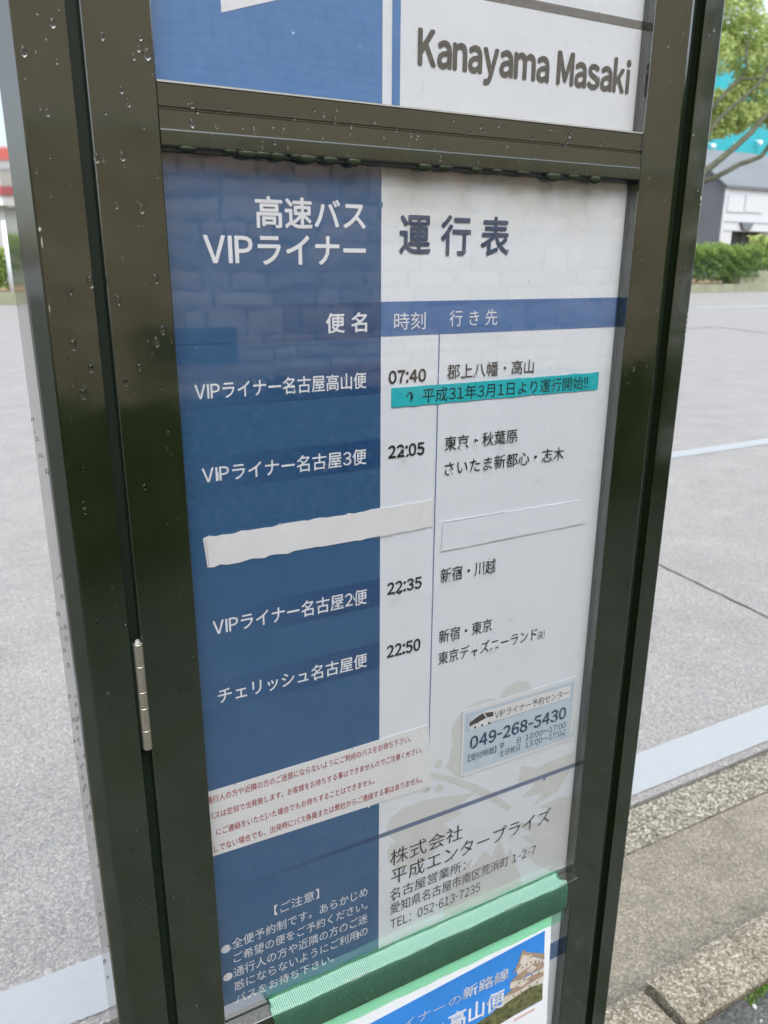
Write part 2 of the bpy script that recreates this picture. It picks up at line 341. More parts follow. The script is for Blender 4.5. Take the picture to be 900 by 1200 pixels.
def text(name, s, x0, x1, z0, z1, y, mat, parent, bold=0, slant=0, spacing=1):
    """flat lettering fitted to the measured extent x0..x1, z0..z1"""
    V = []; F = []; pen = 0.0
    for ch in s:
        if ch == ' ': pen += .30; continue
        if ch == '\u3000': pen += 1.0; continue
        v, f, asc = glyph(ch)
        if not f: pen += 1.0; continue
        base = len(V)
        if asc:                                   # Latin letters and figures: set close, by their own widths
            w = v[:, 0].max()-v[:, 0].min(); shift = pen-v[:, 0].min()+.058; pen += w+.116
        else: shift = pen; pen += 1.0
        V += [(a+shift, b, 0) for a, b, _ in v.tolist()]; F += [tuple(q+base for q in p) for p in f]
    me = bpy.data.meshes.new(name); me.from_pydata(V, [], F)
    n = len(V); co = np.array(V, np.float32)
    mn, mx = co.min(0), co.max(0)
    u = (co[:, 0]-mn[0])/(mx[0]-mn[0]); v = (co[:, 1]-mn[1])/(mx[1]-mn[1])
    out = np.empty_like(co); out[:, 0] = x0+(x1-x0)*u; out[:, 1] = y; out[:, 2] = z0+(z1-z0)*v+slant*(out[:, 0]-x0)
    me.vertices.foreach_set('co', out.ravel()); me.update(); me.name = name
    if bold:                    # heavier strokes: the same outline laid over itself, shifted a hair each way
        b = bold*(z1-z0)*.9
        bm = bmesh.new(); bm.from_mesh(me); base = bm.verts[:]; 
        src = bm.verts[:]+bm.edges[:]+bm.faces[:]
        offs = [(-b, 0), (b, 0), (0, b), (0, -b)] if bold < .016 else [(-b, 0), (b, 0), (0, b), (0, -b), (-b*.7, b*.7), (b*.7, b*.7), (b*.7, -b*.7), (-b*.7, -b*.7)]
        for q, (dx, dz) in enumerate(offs):
            r = bmesh.ops.duplicate(bm, geom=src)
            for v in r['geom']:
                if isinstance(v, bmesh.types.BMVert): v.co.x += dx; v.co.z += dz; v.co.y += .000012*(q+1)
        bm.to_mesh(me); bm.free()
    me.materials.clear(); me.materials.append(mat)
    return link(bpy.data.objects.new(name, me), parent)
def tube(bm, pts, radii, n=8):
    rings = []
    for i, p in enumerate(pts):
        p = Vector(p); a = Vector(pts[max(0, i-1)]); b = Vector(pts[min(len(pts)-1, i+1)])
        d = (b-a).normalized(); s = d.cross(Vector((.3, .2, 1))).normalized() if abs(d.z) > .95 else d.cross(Vector((0, 0, 1))).normalized()
        t = s.cross(d)
        rings.append([bm.verts.new(p+radii[i]*(s*math.cos(k*2*math.pi/n)+t*math.sin(k*2*math.pi/n))) for k in range(n)])
    for i in range(len(rings)-1):
        for k in range(n): bm.faces.new((rings[i][k], rings[i][(k+1) % n], rings[i+1][(k+1) % n], rings[i+1][k]))
    bm.faces.new(rings[0][::-1]); bm.faces.new(rings[-1])
def leaves(name, centers, size, mat, parent, rng, aspect=.6, flat=0.):
    """many small quads with random orientation"""
    n = len(centers); c = np.asarray(centers, np.float32)
    a = rng.normal(size=(n, 3)); a /= np.linalg.norm(a, axis=1, keepdims=True)
    q = rng.normal(size=(n, 3)); b = np.cross(a, q); b /= np.linalg.norm(b, axis=1, keepdims=True)
    s = (size*rng.uniform(.6, 1.3, n))[:, None]
    v = np.stack([c-a*s, c-b*s*aspect, c+a*s, c+b*s*aspect], 1).reshape(-1, 3).astype(np.float32)
    me = bpy.data.meshes.new(name); me.vertices.add(4*n); me.vertices.foreach_set('co', v.ravel())
    me.loops.add(4*n); me.loops.foreach_set('vertex_index', np.arange(4*n, dtype=np.int32))
    me.polygons.add(n); me.polygons.foreach_set('loop_start', np.arange(0, 4*n, 4, dtype=np.int32))
    me.update(calc_edges=True); me.materials.append(mat)
    return link(bpy.data.objects.new(name, me), parent)
def dropmesh(items, axis='y'):
    """rain beads: flattened domes, items = (x, y, z, rx, rz, depth) sitting on a face looking towards -y"""
    bm = bmesh.new()
    for x, y, z, rx, rz, d in items:
        n = 10; k = random.uniform(.0, .35)
        rings = []
        for f, h in ((1, 0), (.93, .45), (.68, .82), (.3, 1)):
            rings.append([bm.verts.new((x+rx*f*math.cos(a), y-d*h, z+rz*f*math.sin(a)*(1-k*math.sin(a))-k*rz*.2)) for a in [j*2*math.pi/n for j in range(n)]])
        for i in range(3):
            for j in range(n): bm.faces.new((rings[i][j], rings[i][(j+1) % n], rings[i+1][(j+1) % n], rings[i+1][j]))
        bm.faces.new(rings[-1])
    bm.normal_update()
    if sum(f.normal.y for f in bm.faces) > 0: bmesh.ops.reverse_faces(bm, faces=bm.faces)
    return bm
def drops(name, items, parent):
    return stuff(bmobj(name, dropmesh(items), M['water'], parent, smooth=True))

random.seed(7); rng = np.random.default_rng(7)

# ================================================================== THE SETTING
WALK = .10      # pavement level above the road
bm = bmesh.new(); addbox(bm, -600, 900, -500, 1200, -1.2, -.02)
struct(bmobj('ground', bm, M['roadfar']))
struct(box('road', -60, 140, 1.356, 32.9, -.3, 0, M['road']))
# painted edge line beside the gutter: ragged edges
def stripe(name, x0, x1, ya, yb, mat, step=.03, jit=.002, z=.004):
    n = int((x1-x0)/step); vs = []; fs = []
    for i in range(n+1):
        x = x0+(x1-x0)*i/n
        vs += [(x, ya+random.uniform(-jit, jit), z), (x, yb+random.uniform(-jit, jit), z)]
    for i in range(n): fs.append((2*i, 2*i+2, 2*i+3, 2*i+1))
    return struct(mesh(name, vs, fs, mat))
stripe('edge_line', -6, 14, 1.383, 1.531, M['line'], .006, .0014)
stripe('lane_line', 3.0, 9.0, 4.40, 4.56, M['line'], .05, .004)
stripe('lane_line', 24.9, 34.0, 21.2, 21.75, M['line'], .3, .01)
stripe('lane_line', -14, 3.4, 32.2, 32.55, M['line'], .3, .01)
# slab joint and long crack in the road surface
def crack(name, pts, w):
    vs = []; fs = []
    P = []
    for i in range(len(pts)-1):
        for k in range(14):
            t = k/14; a, b = pts[i], pts[i+1]
            P.append((a[0]+(b[0]-a[0])*t, a[1]+(b[1]-a[1])*t))
    P.append(pts[-1])
    for i, (x, y) in enumerate(P):
        a = P[max(0, i-1)]; b = P[min(len(P)-1, i+1)]; dx, dy = b[0]-a[0], b[1]-a[1]; L = math.hypot(dx, dy) or 1
        j = random.uniform(-.3, .3)*w; h = w*random.uniform(.3, .6)
        vs += [(x-dy/L*(h+j), y+dx/L*(h+j), .003), (x+dy/L*(h-j), y-dx/L*(h-j), .003)]
    for i in range(len(P)-1): fs.append((2*i, 2*i+2, 2*i+3, 2*i+1))
    return struct(mesh(name, vs, fs, M['soilgap']))
crack('slab_joint', [(3.03, 1.6), (3.04, 2.01), (3.10, 2.69), (3.14, 4.3)], .012)
crack('road_crack', [(12, 14.3), (14, 14.1), (16.5, 14.25), (17.5, 14.4), (16.95, 12.5), (19, 11.0)], .07)
# gutter: aggregate strip, smooth apron, with the dark joint against the road
struct(box('gutter_joint', -6, 14, 1.347, 1.3555, -.3, -.012, M['soilgap']))
gs = struct(box('gutter', -6, 14, 1.2, 1.34, -.3, -.02, M['soilgap']))
for i in range(7):
    box('gutter_slab', -4.4+2.5*i+.004, -4.4+2.5*(i+1)-.004, 1.217, 1.346, -.15, -.002, M['gutter'], gs, .004)
ap = struct(box('apron', -6, 14, .75, 1.21, -.3, -.02, M['soilgap']))
for i in range(5):
    box('apron_slab', -7.4+4.0*i+.003, -7.4+4.0*(i+1)-.003, .80, 1.2145, -.15, -.006, M['apron'], ap, .003)
# pavement with its kerb stones
pv = struct(box('pavement', -40, 60, -2.98, .7285, -.3, WALK-.012, M['walk']))
def kerbstone(x0, x1, dz, dy):
    bm = bmesh.new(); n = 9
    nx = 24; ny = 5
    V = {}
    for i in range(nx+1):
        for j in range(ny+1):
            x = x0+(x1-x0)*i/nx; y = .732+(.851-.732)*j/ny+dy; z = WALK+dz
            if j in (0, ny): z -= .005+random.uniform(0, .0015); y += random.uniform(-.001, .001)
            if i in (0, nx): z -= .005+random.uniform(0, .003); x += random.uniform(-.002, .002)
            V[i, j] = bm.verts.new((x, y, z+random.uniform(-.0004, .0004)))
    for i in range(nx):
        for j in range(ny): bm.faces.new((V[i, j], V[i+1, j], V[i+1, j+1], V[i, j+1]))
    r = bmesh.ops.extrude_edge_only(bm, edges=[e for e in bm.edges if e.is_boundary])
    for v in [g for g in r['geom'] if isinstance(g, bmesh.types.BMVert)]: v.co.z = -.2
    return bmobj('kerb_stone', bm, M['kerb'], pv)
xs = [-4.13, -3.53, -2.93, -2.33, -1.73, -1.13, -.73, -.13, .47, 1.072, 1.672, 2.272, 2.872, 3.472, 4.072, 4.672]
for i in range(len(xs)-1): kerbstone(xs[i]+.005, xs[i+1]-.008, (-.014 if i == 8 else random.uniform(-.002, .002)), (-.004 if i == 8 else 0))
box('joint_fill', -4.2, 4.7, .729, .735, -.1, WALK-.02, M['soilgap'], pv)
# grit and moss at the foot of the kerb
bm = bmesh.new()
for i in range(520):
    x = random.uniform(.3, 2.6); y = random.uniform(.15, .72); r = random.choice([.002, .003, .003, .005])
    if i < 3: x, y, r = [(1.16, .655, .007), (1.28, .70, .009), (1.07, .60, .006)][i]
    mtx = Matrix.Translation((x, y, WALK-.012+r*.4)) @ Matrix.Rotation(random.random()*6, 4, 'Z') @ Matrix.Diagonal((r*1.4, r, r*.7, 1))
    bmesh.ops.create_icosphere(bm, subdivisions=1, radius=1, matrix=mtx)
stuff(tag(bmobj('grit', bm, M['pebble']), 'small pale stones lying on the dark pavement beside the kerb', 'gravel'))
cs = []
for i in range(5000):
    t = random.random(); x = 1.22+t*1.4; y = .727-abs(random.gauss(0, .012))*(1+math.sin(x*23)*.6)
    cs.append((x, y, WALK-.011+random.uniform(0, .004)))
stuff(tag(leaves('moss', cs, .0026, M['moss'], None, rng), 'bright green moss along the kerb joint at the pavement edge', 'moss'))

# ================================================================== THE BUS STOP SIGN
sign = thing('bus_stop_sign', 'dark green metal bus stop cabinet with timetable poster behind clear cover, wet with rain', 'bus stop sign', (.37, .66, WALK-.012))
sign_inv = Matrix.Translation((-.37, -.66, -(WALK-.012)))
SIGN_PARTS = []
def P(o):                       # parts are modelled in world metres, then hung under the sign's base point
    o.parent = sign; o.matrix_parent_inverse = sign_inv; return o
YF, YP, YA = .600, .6148, .6085
Z0, Z1 = WALK-.012, 2.30
# outer posts: side, 45 degree corner, front face
P(prism('outer_post', [(.0475, .612), (.0488, .6098), (.0577, .6006), (.0592, .600), (.0904, .600), (.0904, .612), (.0990, .612), (.0990, .695), (.0475, .716)], 'z', Z0, Z1, M['paint']))
P(prism('outer_post', [(.6604, .600), (.6843, .600), (.6858, .6006), (.6947, .6098), (.6960, .612), (.6960, .716), (.6530, .695), (.6530, .612), (.6604, .612)], 'z', Z0, Z1, M['paint']))
for x0, x1 in ((.0906, .0993), (.6528, .6603)):
    P(box('groove_strip', x0, x1, .6105, .613, Z0+.02, Z1-.02, M['groove']))
P(box('back_panel', .0992, .6528, .664, .668, .32, 2.26, M['paint']))
# door stiles with rounded arrises
P(prism('door_stile', [(.0994, .604), (.0996, .6005), (.1001, .600), (.1441, .600), (.1447, .6003), (.1449, .601), (.1449, .663), (.0994, .663)], 'z', .30, 2.27, M['paint']))
P(prism('door_stile', [(.5978, .663), (.5978, .601), (.5980, .6003), (.5986, .600), (.6430, .600), (.6462, .6006), (.6492, .6022), (.6516, .605), (.6527, .6085), (.6527, .663)], 'z', .30, 2.27, M['paint']))
# middle rail: upper face, seam, projecting lower lip
mr_ = P(prism('middle_rail', [(.663, 1.6185), (.602, 1.6185), (.6012, 1.6180), (.6012, 1.6040), (.6020, 1.6032), (.6020, 1.6024), (.6012, 1.6016), (.6006, 1.5895), (.5998, 1.5885), (.5998, 1.5795), (.6006, 1.5785), (.6070, 1.5780), (.6080, 1.576), (.663, 1.576)], 'x', .1453, .5974, M['paint']))
P(box('rail_edge_glint', .1455, .5972, .6010, .6095, 1.6187, 1.6199, M['glintmetal']))  # bright strip added as the highlight along the rail's top edge
# lower rail with a sloping ledge
P(prism('lower_rail', [(.663, .7645), (.6150, .7645), (.5919, .7660), (.5915, .7656), (.5915, .7242), (.5925, .7232), (.663, .7232)], 'x', .1453, .5974, M['paint']))
P(prism('top_rail', [(.663, 2.0), (.600, 2.0), (.600, 2.26), (.663, 2.26)], 'x', .1453, .5974, M['paint']))
P(prism('foot_rail', [(.663, .30), (.600, .30), (.600, .36), (.663, .36)], 'x', .1453, .5974, M['paint']))
P(box('roof_cap', .04, .703, .585, .725, 2.302, 2.34, M['paint'], bevel=.004))
# hinge in the left groove
zz = [1.2064, 1.2064-.0986*.205, 1.2064-.0986*.44, 1.2064-.0986*.597, 1.2064-.0986*.815, 1.1078]
hg = P(box('hinge', .0912, .0988, .6025, .6045, 1.108, 1.206, M['groove']))
for a, b, w in zip(zz[:-1], zz[1:], (.0005, .0002, .0005, .0002, 0)):
    bm = bmesh.new()
    bmesh.ops.create_cone(bm, cap_ends=True, segments=20, radius1=.0037, radius2=.0037, depth=a-b-w*1.6, matrix=Matrix.Translation((.0966, .6005, (a+b)/2)))
    bmesh.ops.bevel(bm, geom=[e for e in bm.edges if len(e.link_faces) == 2 and abs(e.verts[0].co.z-e.verts[1].co.z) < 1e-6], offset=.0003, segments=1, affect='EDGES')
    k = bmobj('knuckle', bm, M['steel'], hg, smooth=False)
bm = bmesh.new(); bmesh.ops.create_cone(bm, cap_ends=True, segments=12, radius1=.0026, radius2=.0015, depth=.003, matrix=Matrix.Translation((.0966, .6005, 1.2078)))
bmobj('hinge_pin', bm, M['glintmetal'], hg)

# ---------- timetable poster (print laid in thin layers over the sheet)
TT = P(box('timetable_poster', .1450, .5977, YP, YP+.001, .7646, 1.5758, M['poster']))
L1, L2, L3, L4 = YP-.0003, YP-.0006, YP-.0009, YP-.0012
rect('blue_column', .1451, .3262, .7650, 1.5756, L1, M['blue'], TT)
for z0, z1 in ((1.4405, 1.4695), (1.3914, 1.4184), (1.3239, 1.3504), (1.1866, 1.2145), (1.1189, 1.1477)):
    rect('row_band', .1452, .3261, z0, z1, L2, M['band'], TT)
rect('header_band', .3263, .5975, 1.4405, 1.4697, L1, M['head'], TT)
rect('column_line', .3854, .3864, .9550, 1.4695, L2, M['thinline'], TT)
rect('divider_line', .1452, .3261, .9155, .9205, L2, M['divider'], TT)
rect('divider_line', .3263, .5974, .9148, .9204, L2, M['divider2'], TT)
# pale flower drawn behind the company address
for pts in (
 [(.45, .93), (.416, .937), (.384, .944), (.355, .943), (.339, .936), (.335, .923), (.339, .913), (.347, .902), (.339, .901), (.336, .893), (.338, .88), (.349, .865), (.368, .86), (.392, .864), (.409, .879), (.418, .891), (.409, .902), (.433, .907), (.423, .917)],
 [(.39, .976), (.415, .963), (.447, .943), (.476, .919), (.503, .891), (.498, .886), (.47, .912), (.441, .936), (.413, .956), (.389, .97)],
 [(.413, .768), (.414, .794), (.421, .817), (.442, .834), (.451, .84), (.447, .825), (.458, .834), (.467, .843), (.478, .829), (.488, .851), (.501, .816), (.505, .831), (.525, .779), (.527, .768)],
 [(.506, .867), (.539, .838), (.521, .842), (.54, .821), (.522, .824), (.546, .791), (.569, .770), (.597, .770), (.5972, .81), (.597, .873), (.574, .878), (.546, .875), (.568, .864), (.54, .864), (.566, .844), (.541, .854)],
 [(.514, .944), (.534, .934), (.593, .937), (.595, .917), (.573, .888), (.535, .879), (.548, .894), (.517, .898), (.536, .911), (.509, .917)]):
    poly('flower_petal', pts, L1, M['flower'], TT)
def smoothloop(cx, cz, rx, rz, lobes=0, amp=0):
    return [(cx+rx*math.cos(a)*(1+amp*math.cos(lobes*a)), cz+rz*math.sin(a)*(1+amp*math.cos(lobes*a))) for a in [i*2*math.pi/40 for i in range(40)]]
poly('flower_petal', smoothloop(.452, 1.016, .036, .034, 2, .05), L1, M['flower'], TT)
poly('flower_petal', smoothloop(.500, 1.036, .024, .022, 0, 0), L1-.00005, M['flower'], TT)
poly('flower_petal', smoothloop(.437, .985, .024, .030, 0, 0), L1-.0001, M['flower'], TT)
for x, z in ((.399, .984), (.414, .977), (.3845, .957), (.401, .952)): disc('flower_dot', x, z, .0052, L1, M['flower'], TT)
def T(s, x0, x1, z0, z1, mat, bold=0, y=None, par=None, **k): return text('lettering', s, x0, x1, z0, z1, y or L3, M[mat], par or TT, bold, **k)
T('高速バス', .2168, .3109, 1.5272, 1.5496, 'white', .024)
T('VIPライナー', .1749, .3109, 1.4999, 1.5215, 'white', .024)
T('便 名', .2743, .3122, 1.4452, 1.4612, 'white', .024)
T('運 行 表', .3439, .4575, 1.5086, 1.5410, 'navy', .022)
T('時刻', .3389, .3708, 1.4455, 1.4605, 'white', 0)
T('行 き 先', .3960, .4490, 1.4468, 1.4612, 'white', 0)
T('VIPライナー名古屋高山便', .1605, .3117, 1.3968, 1.4108, 'white', .013)
T('VIPライナー名古屋3便', .1620, .3115, 1.3285, 1.3430, 'white', .013)
T('VIPライナー名古屋2便', .1626, .3119, 1.1915, 1.2072, 'white', .013)
T('チェリッシュ名古屋便', .1630, .3118, 1.1243, 1.1395, 'white', .013)
for s, z0, z1 in (('07:40', 1.3993, 1.4104), ('22:05', 1.3312, 1.3427), ('22:35', 1.1960, 1.2080), ('22:50', 1.1280, 1.1410)):
    T(s, .3343, .3722, z0, z1, 'ink', .04)
T('郡上八幡・高山', .3953, .4954, 1.3994, 1.4130, 'ink', .004)
T('東京・秋葉原', .3947, .4798, 1.3316, 1.3458, 'ink', .004)
T('さいたま新都心・志木', .3955, .5418, 1.3070, 1.3212, 'ink', .004)
T('新宿・川越', .3944, .4617, 1.1958, 1.2118, 'ink', .004)
T('新宿・東京', .3946, .4607, 1.1293, 1.1445, 'ink', .004)
T('東京ディズニーランド', .3945, .5229, 1.1046, 1.1196, 'ink', .002)
T('(R)', .5243, .5339, 1.1030, 1.1140, 'ink', 0)
T('【ご注意】', .2059, .2554, .8680, .8806, 'white', 0)
T('全便予約制です。あらかじめ', .1605, .3120, .8462, .8588, 'white', 0)
T('ご希望の便をご予約ください。', .1612, .3120, .8283, .8405, 'white', 0)
T('通行人の方や近隣の方のご迷', .1603, .3120, .8100, .8228, 'white', 0)
T('惑にならないようにご利用の', .1600, .3120, .7925, .8050, 'white', 0)
T('バスをお待ち下さい。', .1605, .2710, .7752, .7870, 'white', 0)
for z in (.8502, .8146): disc('bullet_mark', .1541, z, .0049, L3, M['white'], TT)
T('株式会社', .3399, .4341, .8728, .8938, 'ink', 0)
T('平成エンタープライズ', .3413, .5644, .8465, .8686, 'ink', 0)
T('名古屋営業所：', .3400, .4400, .8262, .8415, 'ink', 0)
T('愛知県名古屋市南区荒浜町 1-2-7', .3407, .5451, .8062, .8215, 'ink', 0)
T('TEL：052-613-7235', .3412, .4630, .7858, .7990, 'ink', 0)
# ---------- stickers over the timetable
def ragged(x0, x1, z0, z1, jit, n=40, dz=0):
    a = [(x0+(x1-x0)*i/n, z0+dz*i/n+random.choice([0, 0, 0, 1])*random.uniform(-jit, jit)) for i in range(n+1)]
    b = [(x1-(x1-x0)*i/n, z1+dz*(1-i/n)+random.choice([0, 0, 0, 1])*random.uniform(-jit, jit)) for i in range(n+1)]
    return a+b
def sticker(name, pts, mat, label=None):
    bm = bmesh.new(); f = bm.faces.new([bm.verts.new((x, L3-.0001, z)) for x, z in pts])
    r = bmesh.ops.extrude_face_region(bm, geom=[f])
    for v in [g for g in r['geom'] if isinstance(g, bmesh.types.BMVert)]: v.co.y = L2
    bmesh.ops.recalc_face_normals(bm, faces=bm.faces)
    o = P(bmobj(name, bm, mat))
    if label: o['label'] = label
    return o
LS = L3-.0004
cy = sticker('notice_strip', ragged(.3369, .5808, 1.3778, 1.3952, .0009), M['cyan'], 'turquoise strip announcing a new service')
T('↑ 平成31年3月1日より運行開始!!', .3513, .5664, 1.3795, 1.3928, 'ink', .002, LS, cy)
o = sticker('cover_strip', [(.1590, 1.2820)]+[(.159+(.3829-.159)*i/40, 1.2826+.002*i/40+random.choice([0, 0, .0009, -.0006])) for i in range(1, 41)]+[(.3836-(.3836-.1613)*i/40, 1.2580-.0022*i/40+random.choice([0, 0, .0008, -.0008])) for i in range(41)], M['paper'], 'blank white strip stuck across the blue column')
poly('strip_edge', [(.1622, 1.2565), (.1628, 1.2565), (.1612, 1.2810), (.1606, 1.2810)], LS, M['seam'], o)
for a, b in ((.326, .340), (.343, .350), (.352, .357), (.362, .376)): rect('strip_edge', a, b, 1.2556+(a-.33)*.04, 1.2561+(a-.33)*.04, LS, M['seam'], o)
o = sticker('cover_strip', [(.3953, 1.2612), (.5690, 1.2592), (.5790, 1.2320), (.3930, 1.2302)], M['poster'], 'blank white strip covering a removed destination')
for a, b, z, w in ((.3953, .4700, 1.2600, .0006), (.3935, .4500, 1.2303, .0004), (.4500, .4800, 1.2308, .0007), (.4800, .5780, 1.2312, .0004), (.5230, .5290, 1.2590, .0004), (.5450, .5650, 1.2590, .0004), (.3945, .3949, 1.2304, .028)):
    rect('strip_edge', a, b, z, z+w, LS, M['seam'], o)
nt_ = sticker('notice_strip', [(.1452, .9650), (.388, .9590), (.385, 1.0373), (.1452, 1.0368)], M['paper'], 'white strip with four lines of red notice')
for s, x0, x1, z0, z1 in (('通行人の方や近隣の方のご迷惑にならないようにご利用のバスをお待ち下さい。', .1452, .3630, 1.0235, 1.0316),
   ('バスは定刻で出発致します。お客様をお待ちする事はできませんのでご注意ください。', .1460, .3772, 1.0058, 1.0136),
   ('にご連絡をいただいた場合でもお待ちすることはできません。', .1525, .3205, .9866, .9946),
   ('しでない場合でも、出発時にバス係員または弊社からご連絡する事はありません。', .1493, .3780, .9686, .9770)):
    T(s, x0, x1, z0, z1, 'red', .011, LS, nt_)
ph = sticker('phone_sticker', [(.4303, .9565), (.5905, .9600), (.5848, 1.0421), (.4267, 1.0416)], M['sticker'], 'pale blue sticker with a reservation telephone number')
for x0, x1, z0, z1 in ((.4275, .5850, 1.0372, 1.0415), (.4300, .5895, .9572, .9605), (.4275, .4300, .9605, 1.0372), (.5840, .5875, .9640, 1.0372)): rect('sticker_border', x0, x1, z0, z1, LS, M['paper'], ph)
rect('title_panel', .4560, .5790, 1.0165, 1.0335, LS, M['paper'], ph)
for x0, x1, z0, z1 in ((.433, .5800, 1.0337, 1.0342), (.433, .5800, 1.0158, 1.0163), (.433, .4336, 1.0158, 1.0342), (.5795, .5801, 1.0158, 1.0342)): rect('title_frame', x0, x1, z0, z1, LS-.0001, M['frameline'], ph)
poly('bus_picture', [(.436, 1.024), (.445, 1.030), (.454, 1.0325), (.468, 1.0305), (.4695, 1.018), (.462, 1.0152), (.449, 1.0145), (.438, 1.0148), (.435, 1.020)], LS-.0002, M['paper'], ph)
poly('bus_window', [(.4365, 1.0245), (.446, 1.0290), (.454, 1.0318), (.459, 1.0242), (.450, 1.0222), (.4365, 1.0195)], LS-.0003, M['brownink'], ph)
poly('bus_window', [(.4562, 1.0312), (.468, 1.0295), (.4685, 1.0238), (.4600, 1.0243)], LS-.0003, M['brownink'], ph)
for x in (.4445, .4535, .4630): disc('bus_wheel', x, 1.0165, .0016, LS-.0003, M['brownink'], ph, 12)
T('VIPライナー予約センター', .4705, .5763, 1.0190, 1.0290, 'ink', .004, LS-.0002, ph)
T('049-268-5430', .4390, .5743, .9902, 1.0056, 'navy', .04, LS-.0002, ph)
T('【受付時間】', .4370, .4750, .9745, .9838, 'navy', .004, LS-.0002, ph)
T('平　　日', .4791, .5093, .9768, .9846, 'navy', .004, LS-.0002, ph)
T('10:00～17:00', .5165, .5758, .9772, .9850, 'navy', .006, LS-.0002, ph)
T('土日祝日', .4797, .5087, .9670, .9754, 'navy', .004, LS-.0002, ph)
T('13:00～17:00', .5165, .5759, .9672, .9750, 'navy', .006, LS-.0002, ph)

# ---------- stop name panel above
NP = P(box('name_panel', .1450, .5977, YP, YP+.001, 1.6200, 1.9980, M['poster2']))
rect('blue_block', .1451, .3266, 1.6201, 1.9970, L1, M['topblue'], NP)
rect('blue_stripe', .3352, .3427, 1.6201, 1.9970, L1, M['topblue'], NP)
rect('grey_stripe', .3700, .5976, 1.7078, 1.7146, L1, M['greyband'], NP)
poly('white_arrow', [(.1974, 1.6693), (.2402, 1.6830), (.3000, 1.7020), (.3000, 1.8200), (.1974, 1.8000)], L2, M['white'], NP)
T('Kanayama Masaki', .3596, .5870, 1.6465, 1.6813, 'inkgrey', .034, L2, NP)
# ---------- lower panel behind the taped paper
LP = P(box('lower_poster', .1450, .5977, YP, YP+.001, .3600, .7160, M['poster2']))
rect('blue_column', .1451, .3262, .3610, .7150, L1, M['blue'], LP)
rect('header_band', .3263, .5975, .6183, .6470, L1, M['head'], LP)
T('行 き 先', .3960, .4490, .6250, .6395, 'white', 0, L3, LP)

# ---------- clear covers with rain on them
AC = P(box('clear_cover', .1452, .5976, YA, YA+.0015, .7665, 1.5755, M['acrylic']))
AN = P(box('clear_cover', .1452, .5976, YA, YA+.0015, 1.6202, 1.9975, M['acrylic']))
AL = P(box('clear_cover', .1452, .5976, YA, YA+.0015, .3610, .7155, M['acrylic']))
def beads(x0, x1, z0, z1, n, y, smin=.0006, smax=.0022, big=.15):
    out = []
    for i in range(n):
        r = random.uniform(smin, smax*(1 if random.random() < big else .55))
        out.append((random.uniform(x0, x1), y, random.uniform(z0, z1), r, r*random.uniform(1.1, 1.9), r*.65))
    return out
def smears(x0, x1, z0, z1, n, y):
    """thin vertical runs of water, flatter than the beads"""
    return [(random.uniform(x0, x1), y, random.uniform(z0, z1), random.uniform(.0006, .0012), random.uniform(.003, .008), .00025) for i in range(n)]
it = beads(.15, .59, .78, 1.565, 210, YA, .0007, .0020)+smears(.15, .59, .78, 1.56, 90, YA)
# runs lying over the print where the photograph shows them
for x, z in ((.345, 1.337), (.352, 1.335), (.3495, 1.3350), (.369, 1.34), (.398, 1.409), (.410, 1.405), (.425, 1.402), (.4545, 1.405), (.505, 1.385), (.517, 1.387), (.4, 1.34), (.41, 1.338), (.43, 1.339), (.458, 1.336), (.475, 1.338), (.399, 1.312), (.442, 1.313), (.47, 1.314), (.51, 1.318), (.345, 1.199), (.36, 1.198), (.372, 1.197), (.400, 1.204), (.413, 1.207), (.44, 1.203), (.456, 1.204), (.461, 1.14), (.438, 1.116), (.46, 1.115), (.44, .9975), (.525, 1.0), (.572, .972), (.574, .968), (.57, .865), (.342, .832), (.36, .868), (.42, .865), (.395, .792), (.27, 1.332), (.29, 1.333), (.275, 1.203), (.283, 1.2), (.297, 1.204), (.24, 1.405), (.258, 1.406), (.31, 1.195), (.178, 1.129), (.24, .852), (.28, .82), (.33, .97), (.2, .99), (.34, .955), (.53, .97), (.545, .92)):
    it.append((x+random.uniform(-.001, .001), YA, z+random.uniform(-.002, .002), random.uniform(.0012, .0024), random.uniform(.0020, .0042), .0009))
drops('rain_beads', it, AC)
drops('rain_beads', beads(.15, .565, 1.63, 1.74, 25, YA)+smears(.15, .565, 1.63, 1.74, 16, YA), AN)
# tiny beads dried on the frame, larger hanging ones below the middle rail
fl = []
for x, z in [(.121, 1.611), (.131, 1.632), (.14, 1.635), (.073, 1.594), (.118, 1.57), (.101, 1.568), (.111, 1.539), (.128, 1.538), (.063, 1.627), (.082, 1.645), (.075, 1.482), (.1065, 1.476), (.076, 1.411), (.117, 1.427), (.106, 1.417), (.073, 1.446), (.136, 1.454), (.131, 1.445), (.113, 1.336), (.134, 1.49), (.083, 1.428), (.089, 1.488)]:
    if .0905 < x < .0995: x = .103
    r = random.uniform(.0014, .0026); fl.append((x, .6, z, r*1.15, r*1.8, r*.75))
post_l = [o for o in sign.children if o.name.startswith('outer_post')][0]
stiles = [o for o in sign.children if o.name.startswith('door_stile')]
def under(name, items, base):
    o = drops(name, items, base); return o
under('rain_beads', [q for q in fl if q[0] < .0904]+beads(.061, .089, .75, 1.68, 60, .6, .0006, .0020), post_l)
under('rain_beads', [q for q in fl if q[0] > .0994]+beads(.101, .143, .75, 1.68, 80, .6, .0006, .0020), stiles[0])
under('rain_beads', beads(.600, .640, .75, 1.72, 60, .6, .0006, .0020), stiles[1])
posts = [o for o in sign.children if o.name.startswith('outer_post')]
under('rain_beads', beads(.662, .684, .75, 1.72, 45, .6, .0005, .0017), posts[1])
rail = [o for o in sign.children if o.name.startswith('middle_rail')][0]
